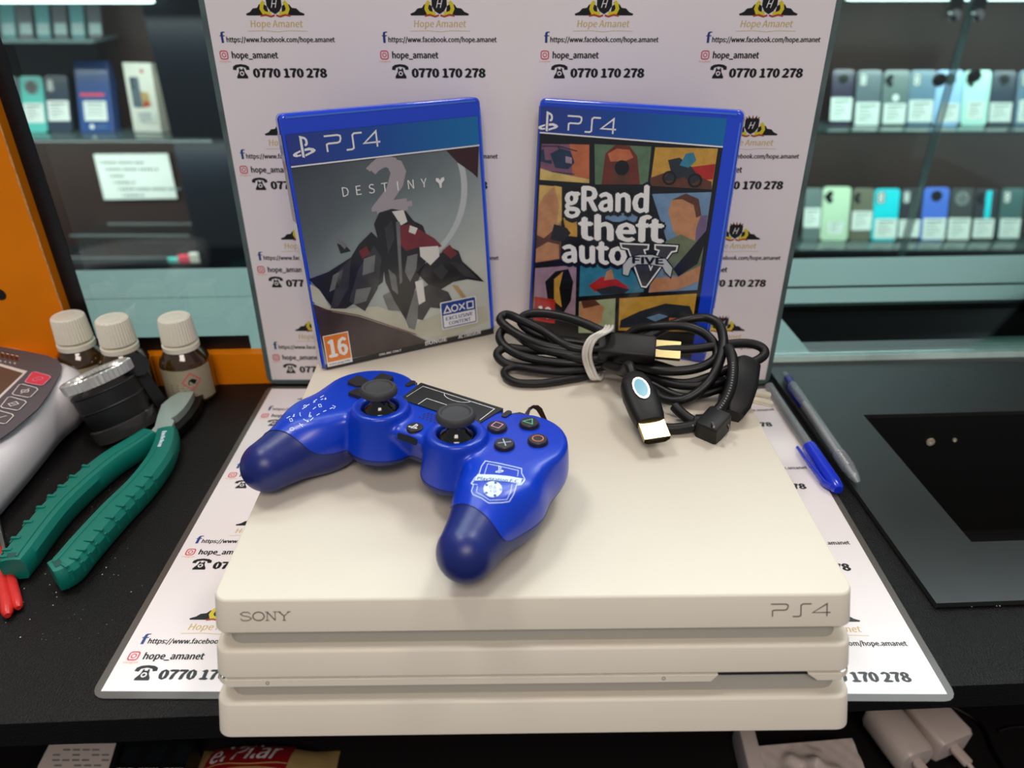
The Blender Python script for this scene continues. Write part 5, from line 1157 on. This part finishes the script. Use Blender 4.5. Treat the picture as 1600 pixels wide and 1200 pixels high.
for (cx, cy), m_, nm, kind in (((59, 592), 'key_red', 'power key in red with a round symbol', 0), ((39, 611), None, None, 1), ((21, 631), None, None, 2), ((1, 652), None, None, 3)):
    mb = MB(); P = [(cx-20, cy+4), (cx-9, cy-10), (cx-4, cy-11), (cx+18, cy-5), (cx+20, cy-2), (cx+9, cy+9), (cx+5, cy+10), (cx-17, cy+6)]
    p3 = ol(P, zk+.1); mb.prism(p3, (0, 0, .5), m_ or 'scale_grey')
    fr = Fr(mb, (0, 0, zk+.7), (1, 0, 0), (0, 1, 0), step=.05); fr.stroke([(q[0], q[1]) for q in ol(P, zk+.7)], .7, 'cover_white' if kind else 'sym_pink', 1, closed=True)
    c_ = atz(cx, cy, zk+.7)
    if kind == 0: fr.stroke([(c_[0]+3.4*math.cos(a), c_[1]+3*math.sin(a)) for a in [k*PI/6 for k in range(12)]], .5, 'sym_pink', 1, closed=True); fr.stroke([(c_[0]-1.4, c_[1]), (c_[0]+1.4, c_[1])], .5, 'sym_pink', 1)
    if kind == 1: fr.stroke([(c_[0]-1, c_[1]-4), (c_[0]+1, c_[1]+4)], .7, 'cover_white', 1); fr.stroke([(c_[0]-3, c_[1]+1.5), (c_[0]+2, c_[1]+1.5), (c_[0]+3, c_[1]-1.4), (c_[0]-2, c_[1]-1.4)], .7, 'cover_white', 1, closed=True)
    if kind == 2: fr.stroke([(c_[0]-3.6, c_[1]), (c_[0], c_[1]+3), (c_[0]+3.6, c_[1]), (c_[0], c_[1]-3)], .7, 'cover_white', 1, closed=True); fr.stroke([(c_[0]-1.6, c_[1]), (c_[0]+1.6, c_[1])], .6, 'cover_white', 1)
    if kind == 3: fr.stroke([(c_[0]-3, c_[1]-2), (c_[0]+3, c_[1]+2)], .7, 'cover_white', 1)
    mb.build('key', sc, world=True, label=nm)
# ------------------------------------------------------------------ loupe with silver knurled ring
T0 = atz(150, 584, 47); B0 = T0 - np.array([-.33, .17, .93])*50; B0[2] = max(B0[2], 1.5); ax = T0-B0; Lx = np.linalg.norm(ax); ax = Vector(ax/Lx); Rq = ax.to_track_quat('Z', 'Y').to_matrix()
lp = thing('magnifier_loupe', B0, 'black loupe with a ribbed silver ring between scale and pliers', 'magnifier')
mb = MB(); mb.lathe([(.1, 6), (20, 6), (21.6, 10), (23, 26), (23.4, Lx-10), (.1, Lx-9)], 'lens_black', 48, B0, Rq)
for z_ in (Lx-24, Lx-12): mb.lathe([(23.3, z_), (23.9, z_+.8), (23.3, z_+1.6)], 'lens_black', 48, B0, Rq, cap=False)
mb.build('barrel', lp, world=True)
mb = MB(); mb.lathe([(23.6, Lx-6.5), (25.2, Lx-6), (25.6, Lx+1), (24.4, Lx+2), (22, Lx+1.6), (21, Lx+.2), (20.6, Lx-1)], 'knurl', 84, B0, Rq, rib=1.3, ribn=1, cap=False); mb.build('knurled_ring', lp, world=True, label='ribbed silver ring')
mb = MB(); mb.lathe([(.1, Lx+.8), (10, Lx+.5), (22, Lx-1)], 'clear_grey', 48, B0, Rq, cap=False); mb.build('lens', lp, world=True)
mb = MB(); mb.lathe([(21.5, 1), (23.4, 1), (24, 11), (22.6, 12)], 'smoke', 48, B0, Rq, cap=False); mb.build('clear_foot', lp, world=True, label='clear plastic foot')
mb = MB(); a, b_ = atz(212, 572, 44), atz(254, 634, 10)
block(mb, a, b_, 10, 3, 'lens_black', up=(.5, -.6, .6), r=1.4, bev=.3); mb.tube([a+np.array([-3, 2, -3]), a+np.array([3, -3, 3])], 9, 'lens_black', 24); mb.tube([a+np.array([-6, -8, 1]), a+np.array([-7, -10, 1.6])], 2.4, 'chrome', 12); mb.build('swing_arm', lp, world=True)
# ------------------------------------------------------------------ pliers
pr_ = thing('pliers', atz(250, 672, 0), 'side-cutting pliers with long teal plastic handles lying open', 'pliers')
def handle(ctr, wid, z, hgt, nm, ridges):
    pts = crom([atz(*p, z) for p in ctr], 8); n = len(pts); Ls = []
    wv = np.interp(np.linspace(0, 1, n), np.linspace(0, 1, len(wid)), wid)
    fr_ = []
    for i, p in enumerate(pts):
        t = pts[min(i+1, n-1)]-pts[max(i-1, 0)]; t[2] = 0; t /= np.linalg.norm(t); u = np.cross(t, [0, 0, 1]); fr_.append((p, t, u, wv[i])); w_ = wv[i]
        Ls.append([p+u*a*w_/2+np.array([0, 0, b*hgt/2]) for a, b in ((-1, -.5), (-.8, -1), (.8, -1), (1, -.5), (1, .45), (.72, .92), (.3, 1), (-.3, 1), (-.72, .92), (-1, .45))])
    mb = MB(); mb.loft(Ls, 'teal', smooth=False)
    # raised rail and grip ridges
    s0, s1 = int(n*.42), int(n*.94)
    rail = [fr_[i][0]+fr_[i][2]*fr_[i][3]*.16*ridges+np.array([0, 0, hgt/2-.2]) for i in range(int(n*.05), s1)]
    mb.tube(rail, .9, 'teal', 6); 
    for i in range(s0, s1, 3):
        p, t, u, w_ = fr_[i]; c_ = p-u*ridges*w_*.30+np.array([0, 0, hgt/2-.1]); R = Matrix(((t[0], u[0], 0), (t[1], u[1], 0), (0, 0, 1))); mb.box(c_, (1.8, w_*.3, 1.3), 'teal', R)
        c_ = p-u*ridges*w_*.5+np.array([0, 0, hgt*.1]); mb.box(c_, (2.0, 1.0, hgt*.5), 'teal', R)
    p, t, u, w_ = fr_[-1]; c_ = p-t*4+np.array([0, 0, hgt/2+.02]); R = Matrix(((t[0], u[0], 0), (t[1], u[1], 0), (0, 0, 1))); mb.box(c_, (4, w_*.5, .3), 'teal_dark', R)
    mb.build(nm, pr_, world=True, bevel=.5); return fr_
handle([(236, 684), (212, 700), (173, 725), (125, 765), (83, 807), (36, 868), (22, 890)], [14, 16, 17, 18, 18, 18, 14], 9, 15, 'handle', -1)
h2_ = handle([(262, 680), (259, 700), (247, 726), (220, 762), (180, 803), (135, 853), (105, 888), (84, 900)], [15, 17, 18, 18, 19, 19, 19, 14], 9, 15, 'handle', 1)
mb = MB(); 
q0, q1 = h2_[3][0], h2_[14][0]; d_ = (q1-q0); L_ = np.linalg.norm(d_); d_ = d_/L_; v_ = np.cross([0, 0, 1], d_)
fr = Fr(mb, q0+np.array([0, 0, 7.62]), d_, v_, (0, 0, 1), step=.05); pass
for k in range(9): fr.rect(1+k*2.3, -1.6, 2.6+k*2.3+(.3 if k % 2 else 0), 1.6 if k in (0, 3, 5) else .8, 'print_white', 1)
mb.build('handle_print', pr_, world=True)
mb = MB()
J1 = [(238, 690), (246, 680), (250, 664), (256, 646), (270, 634), (286, 625), (298, 622), (306, 626), (302, 634), (296, 644), (290, 652), (280, 662), (270, 668), (276, 672), (272, 680), (262, 684), (254, 688)]
mb.prism(ol(J1, 7), (0, 0, 8), 'jaw_steel'); mb.build('jaw', pr_, world=True, bevel=1.2, label='bright steel cutting jaw')
mb = MB(); J2 = [(262, 692), (284, 682), (302, 664), (314, 646), (320, 628), (314, 618), (306, 622), (306, 634), (298, 648), (284, 660), (274, 672), (262, 680), (232, 684), (228, 690), (244, 694)]
mb.prism(ol(J2, 2), (0, 0, 7), 'dark_steel'); mb.build('jaw', pr_, world=True, bevel=1., label='dark steel jaw')
p = atz(262, 660, 14); mb = MB(); mb.lathe([(.1, 0), (4.4, 0), (4.2, .8), (.1, 1)], 'chrome', 24, p); mb.build('pivot', pr_, world=True)
# ------------------------------------------------------------------ red-handled tweezers under the pliers
tw = thing('tweezers', atz(15, 900, 0), 'metal tweezers with two red tips at the left photo border', 'tweezers')
for P, r_ in (([(-34, 700), (-18, 790), (-4, 860), (4, 905), (12, 962)], 3.2), ([(-30, 700), (-8, 800), (8, 868), (18, 908), (29, 950)], 2.8)):
    pts = crom([atz(*p, 3.6 if r_ > 3 else 3.2) for p in P], 8); n = len(pts)
    mb = MB(); mb.tube(pts[:n//2+1], r_*.7, 'steel', 12); arm = mb.build('arm', tw, world=True)
    mb = MB(); rr = [r_]*(n-n//2); rr[-1] = r_*.5; rr[-2] = r_*.9; mb.tube(pts[n//2:], rr, 'red', 16); o = mb.build('grip_tip', None, label='red plastic sleeve'); o.data.transform(Matrix.Translation(-tw.location)); o.parent = arm
# ------------------------------------------------------------------ pens
def pen(name, P0, P1, lab, build):
    a, b_ = np.array(P0, float), np.array(P1, float); t = (b_-a); L_ = np.linalg.norm(t); o = thing(name, a, lab, 'pen', 'ballpoint pens right of the console'); R = Vector(t).to_track_quat('Z', 'Y').to_matrix()
    build(o, a, R, L_); return o
def penA(o, a, R, L_):          # capped pen: clear barrel, blue cap with clip
    mb = MB(); mb.lathe([(.1, 0), (3.6, .5), (3.8, 2), (3.8, L_-46)], 'clear_grey', 20, a, R, cap=False); mb.build('barrel', o, world=True)
    mb = MB(); mb.lathe([(.1, 4), (1.3, 4), (1.3, L_-40), (.1, L_-40)], 'steel', 10, a, R); mb.build('ink_tube', o, world=True)
    mb = MB(); mb.lathe([(4.3, L_-50), (4.9, L_-50), (5, L_-8), (4.2, L_-2), (3, L_), (.1, L_)], 'pen_blue', 28, a, R); cp = mb.build('cap', o, world=True)
    mb = MB(); x = np.array(R@Vector((1, 0, 0))); y = np.array(R@Vector((0, 1, 0))); t = np.array(R@Vector((0, 0, 1))); side = np.cross(t, [0, 0, 1]); side = side/np.linalg.norm(side)
    if side[0] > 0: side = -side
    Ls = [[a+t*k+side*d_+np.array([0, 0, zz])+side*p[0]+np.array([0, 0, 1])*p[1] for p in rrect(2, w_, .8, 3)] for k, d_, zz, w_ in ((L_-3, 3.5, 0, 5), (L_-8, 6.5, 0, 4.6), (L_-30, 8, 0, 3.6), (L_-50, 9, 0, 2.2))]
    mb.loft(Ls, 'pen_blue'); c_ = mb.build('clip', None); c_.data.transform(Matrix.Translation(-o.location)); c_.parent = cp
def penB(o, a, R, L_):          # click pen lying the other way: blue push button at the far end, ribbed grip near
    mb = MB(); mb.lathe([(.1, 0), (2.2, .2), (2.6, 5), (2.6, 8)], 'clear_grey', 20, a, R); mb.lathe([(3, 7), (3.4, 8), (3.4, 20), (3, 20)], 'pen_ink', 20, a, R); mb.build('push_button', o, world=True, label='blue push button')
    mb = MB(); mb.lathe([(3.8, 19), (4.1, 20), (4.2, L_-34), (4.3, L_-30), (4.3, L_-14), (3.6, L_-7), (2, L_-1), (1, L_)], 'clear_grey', 28, a, R, cap=False); mb.build('barrel', o, world=True)
    mb = MB()
    for k in range(9): mb.lathe([(4.3, L_-32+k*1.9), (4.8, L_-31.5+k*1.9), (4.3, L_-31+k*1.9)], 'clear_grey', 24, a, R, cap=False)
    mb.build('ribbed_grip', o, world=True)
    mb = MB(); mb.lathe([(.1, 18), (1.4, 18), (1.4, L_-8), (.6, L_-1), (.1, L_-1)], 'white', 10, a, R); mb.lathe([(1.5, 20), (1.55, 20), (1.55, 46), (1.5, 46)], 'pen_ink', 10, a, R); mb.build('ink_tube', o, world=True)
    mb = MB(); side = np.array([-.9, -.3, 0]); t = np.array(R@Vector((0, 0, 1))); mb.loft([[a+t*k+side*d_+np.array([p[0]*.5, 0, p[1]]) for p in rrect(2, 3.4, .7, 3)] for k, d_ in ((18, 3), (22, 6), (50, 5.5))], 'pen_ink'); mb.build('clip', o, world=True)
pen('capped_pen', atz(1201, 603, 6), atz(1310, 766, 6), 'clear pen with a bright blue clipped cap pointing to the viewer', penA)
pen('click_pen', atz(1226, 584, 8.4), atz(1341, 754, 8.4), 'clear click pen with ribbed grip lying on the black plate edge', penB)
# ------------------------------------------------------------------ things on the shelf under the counter
ZS = -282
def U_(x, y, z): return atz(x, y, z)
# printed label sheet on a box
a = [U_(48, 1212, -250), U_(68, 1166, -250), U_(176, 1165, -250), U_(176, 1212, -250)]
t = thing('labelled_box', (a[0]+a[2])/2*[1, 1, 0]+[0, 0, ZS], 'dark box with a white printed slip, far left under the counter', 'box')
mb = MB(); big = [a[0]+[-6, -40, 0], a[1]+[-6, 6, 0], a[2]+[6, 6, 0], a[3]+[6, -40, 0]]; mb.prism([p*[1, 1, 0]+[0, 0, ZS+.5] for p in big], (0, 0, 31), 'frame_black'); mb.build('carton', t, world=True, bevel=1)
mb = MB(); sl = [a[0]+[4, -38, 0], a[1]+[4, 2, 0], a[2]+[2, 2, 0], a[3]+[2, -38, 0]]; mb.prism([p*[1, 1, 0]+[0, 0, ZS+31.8] for p in sl], (0, 0, .4), 'warm_white')
o0 = sl[1]*[1, 1, 0]+[0, 0, ZS+32.3]; fr = Fr(mb, o0, (1, 0, 0), (0, 1, 0), (0, 0, 1), step=.05)
for k in range(7):
    for j in range(6):
        if (k*5+j*3) % 7 > 1: fr.rect(6+j*8+(k % 3)*2, -6-k*4.5, 12+j*8+(k % 3)*2, -4.6-k*4.5, 'grey_ink', 1)
mb.build('printed_slip', t, world=True)
# black packet with outlined pictures
t = thing('snack_packet', U_(240, 1190, ZS)*[1, 1, 0]+[0, 0, ZS], 'black packet with white outlined squares, beside the red bag below the counter', 'packet')
c0 = U_(190, 1170, -256); c1 = U_(300, 1170, -256)
mb = MB(); P = [(c0[0], c0[1]+8), (c1[0], c1[1]+8), (c1[0], c1[1]-60), (c0[0], c0[1]-60)]; mb.prism([(x_, y_, ZS+.5) for x_, y_ in P][::-1], (0, 0, 25), 'frame_black')
fr = Fr(mb, (c0[0], c0[1], ZS+25.6), (1, 0, 0), (0, 1, 0), (0, 0, 1), step=.05)
for k in range(3): fr.rect(4+k*21, 2, 16+k*21, -12, 'far_black', 1)
for k in range(3): fr.stroke([(2+k*20, -17), (17+k*20, -17), (18+k*20, -34), (4+k*20, -34)], .8, 'warm_white', 2, closed=True); fr.stroke([(6+k*20, -26), (10+k*20, -22), (13+k*20, -27), (9+k*20, -31)], .8, 'warm_white', 2); fr.poly(circ(10+k*20, -28, 2.5, 7), 'grey_ink', 2)
mb.build('wrapper', t, world=True, bevel=1)
# red and tan bag
t = thing('food_bag', U_(410, 1190, ZS)*[1, 1, 0]+[0, 0, ZS], 'red and tan food bag with white lettering under the counter', 'bag')
c0 = U_(296, 1158, -246); c1 = U_(520, 1150, -246)
mb = MB(); nx, ny = 16, 9; W_ = c1[0]-c0[0]; v = []
def bag(u, v_): return np.array([c0[0]+W_*u, c0[1]+14-92*v_, ZS+1+36*(max(0, math.sin(PI*min(1, max(0, u))))**.45)*(max(0, math.sin(PI*min(1, max(.0, v_))))**.5)])
mb.add([bag(i/nx, j/ny) for j in range(ny+1) for i in range(nx+1)], [[j*(nx+1)+i, (j+1)*(nx+1)+i, (j+1)*(nx+1)+i+1, j*(nx+1)+i+1] for j in range(ny) for i in range(nx)], 'bag_tan', True)
mb.add([bag(0, 0)*[1, 1, 0]+[0, 0, ZS+.4], bag(1, 0)*[1, 1, 0]+[0, 0, ZS+.4], bag(1, 1)*[1, 1, 0]+[0, 0, ZS+.4], bag(0, 1)*[1, 1, 0]+[0, 0, ZS+.4]], [(0, 1, 2, 3)], 'bag_tan')
def bm3(p, L): q = bag(p[0]/W_, p[1]/92); return q+np.array([0, 0, .4+L*.3])
fr = Fr(mb, (0, 0, 0), (1, 0, 0), (0, 1, 0), m3=bm3)
gx = [W_*.12+i*(W_*.60)/14 for i in range(15)]; gy = [6+j*3 for j in range(11)]
for i in range(14):
    for j in range(10): fr.poly([(gx[i], gy[j+1]), (gx[i+1], gy[j+1]), (gx[i+1], gy[j]), (gx[i], gy[j])], 'bag_red', 1)
fr2 = Fr(mb, (0, 0, 0), (1, 0, 0), (0, 1, 0), m3=lambda p, L: bm3((p[0], 31-p[1]), L)); fr2.text('el Pilar', W_*.15, 3, 19, 'cover_white', 3, width=W_*.5, bold=.03, shear=.15)
fr2.stroke([(W_*.12+k*W_*.06, -1.5+math.sin(k*.8)*1.5) for k in range(11)], 1, 'gold', 4)
mb.build('bag', t, world=True)
# crumpled white paper and strip
t = thing('crumpled_paper', U_(1255, 1185, ZS)*[1, 1, 0]+[0, 0, ZS], 'crumpled white paper lying on a pale carton under the counter', 'paper')
c0 = U_(1186, 1178, -250); c1 = U_(1338, 1165, -250)
mb = MB(); W_ = c1[0]-c0[0]; n = 26
random.seed(3)
def pz(u, v_): 
    d = math.hypot((u-.45)/.35, (v_-.45)/.4); return ZS+30+ (max(0, 1-d)**.6)*(9+5*math.sin(u*23+v_*9)+4*math.sin(v_*27-u*11)) + .8*math.sin(u*40)*math.sin(v_*31)
mb.add([(c0[0]+W_*i/n, c0[1]+8-80*j/n+(c1[1]-c0[1])*i/n, pz(i/n, j/n)) for j in range(n+1) for i in range(n+1)], [[j*(n+1)+i, (j+1)*(n+1)+i, (j+1)*(n+1)+i+1, j*(n+1)+i+1] for j in range(n) for i in range(n)], 'warm_white', True)
mb.prism([(c0[0], c0[1]+8-80, ZS+.5), (c1[0], c1[1]+8-80, ZS+.5), (c1[0], c1[1]+8, ZS+.5), (c0[0], c0[1]+8, ZS+.5)], (0, 0, 28), 'warm_white'); mb.build('paper', t, world=True, angle=50)
a, b_ = U_(1168, 1136, -250), U_(1186, 1215, -250); mb = MB(); block(mb, (a[0], a[1]+10, ZS+16), (b_[0], b_[1]-10, ZS+16), 13, 30, 'warm_white', r=1.5)
single('paper_roll', mb, 'narrow pale strip standing left of the crumpled paper', 'strip')
# phone chargers
for (x0, y0, x1, y1, w_, rnd, lb, m_) in ((1372, 1112, 1432, 1190, 33, 1, 'rounded white charger plug with its cable, left of two', 'charger'), (1432, 1104, 1490, 1168, 36, 0, 'squarer beige charger plug with its cable, right of two', 'charger')):
    a, b_ = U_(x0, y0, ZS+24), U_(x1, y1, ZS+22); t = thing('phone_charger', (a+b_)/2*[1, 1, 0]+[0, 0, ZS], lb, 'charger', 'phone chargers under the counter')
    mb = MB(); tt, uu, vv = block(mb, a, b_, w_, 30 if rnd else 28, m_, r=11 if rnd else 4, bev=.12); mb.build('housing', t, world=True)
    mb = MB(); mb.prism([b_+uu*p[0]+vv*p[1]+tt*.05 for p in rrect(9, 4, 1.5, 3)], tt*.4, 'black'); mb.build('port', t, world=True)
    mb = MB(); block(mb, b_, b_+tt*(15 if not rnd else 8), 9, 6, m_, r=2.4); e = b_+tt*14; mb.tube(crom([b_+tt*6, e, e+tt*16+[2, 0, -4], e+tt*34+[10, -4, -10]], 8), 1.9, m_, 10); mb.build('cable', t, world=True)
    if rnd:
        for s_ in (-1, 1): mb = MB(); mb.tube([a+uu*s_*7, a-tt*9+uu*s_*7], 2.2, 'warm_white', 10); mb.build('pin', t, world=True)
mb = MB(); mb.tube(crom([U_(1480, 1100, ZS+3), U_(1530, 1130, ZS+3), U_(1550, 1170, ZS+3), U_(1570, 1205, ZS+3)], 8), 1.6, 'dark_steel', 10); mb.tube(crom([U_(1560, 1142, ZS+3), U_(1585, 1136, ZS+3), U_(1640, 1134, ZS+3)], 6), 1.2, 'dark_steel', 10)
single('thin_cable', mb, 'thin dark cable looping on the shelf right of the chargers', 'cable')
# ------------------------------------------------------------------ dust crumbs on the black counter
random.seed(11); mb = MB()
def crumb(px, py, r_): 
    p = atz(px, py, 0); mb.lathe([(.1, 0), (r_, r_*.4), (r_*.6, r_), (.1, r_*1.1)], 'dust', 5, p)
for q in ((71, 897), (78, 914), (88, 926), (89, 933), (83, 946), (38, 920), (37, 941), (47, 968), (166, 887), (160, 898), (178, 898), (185, 899), (180, 872), (32, 996), (205, 925)): crumb(*q, random.uniform(.25, .45))
for k in range(60): crumb(random.gauss(150, 90) % 330, random.uniform(730, 1000), random.uniform(.1, .22))
for q in ((1484, 948), (1512, 947), (1518, 948), (1557, 947), (1562, 947)): crumb(*q, .45)
single('dust', mb, 'tiny pale crumbs scattered on the black counter', 'dust', kind='stuff')
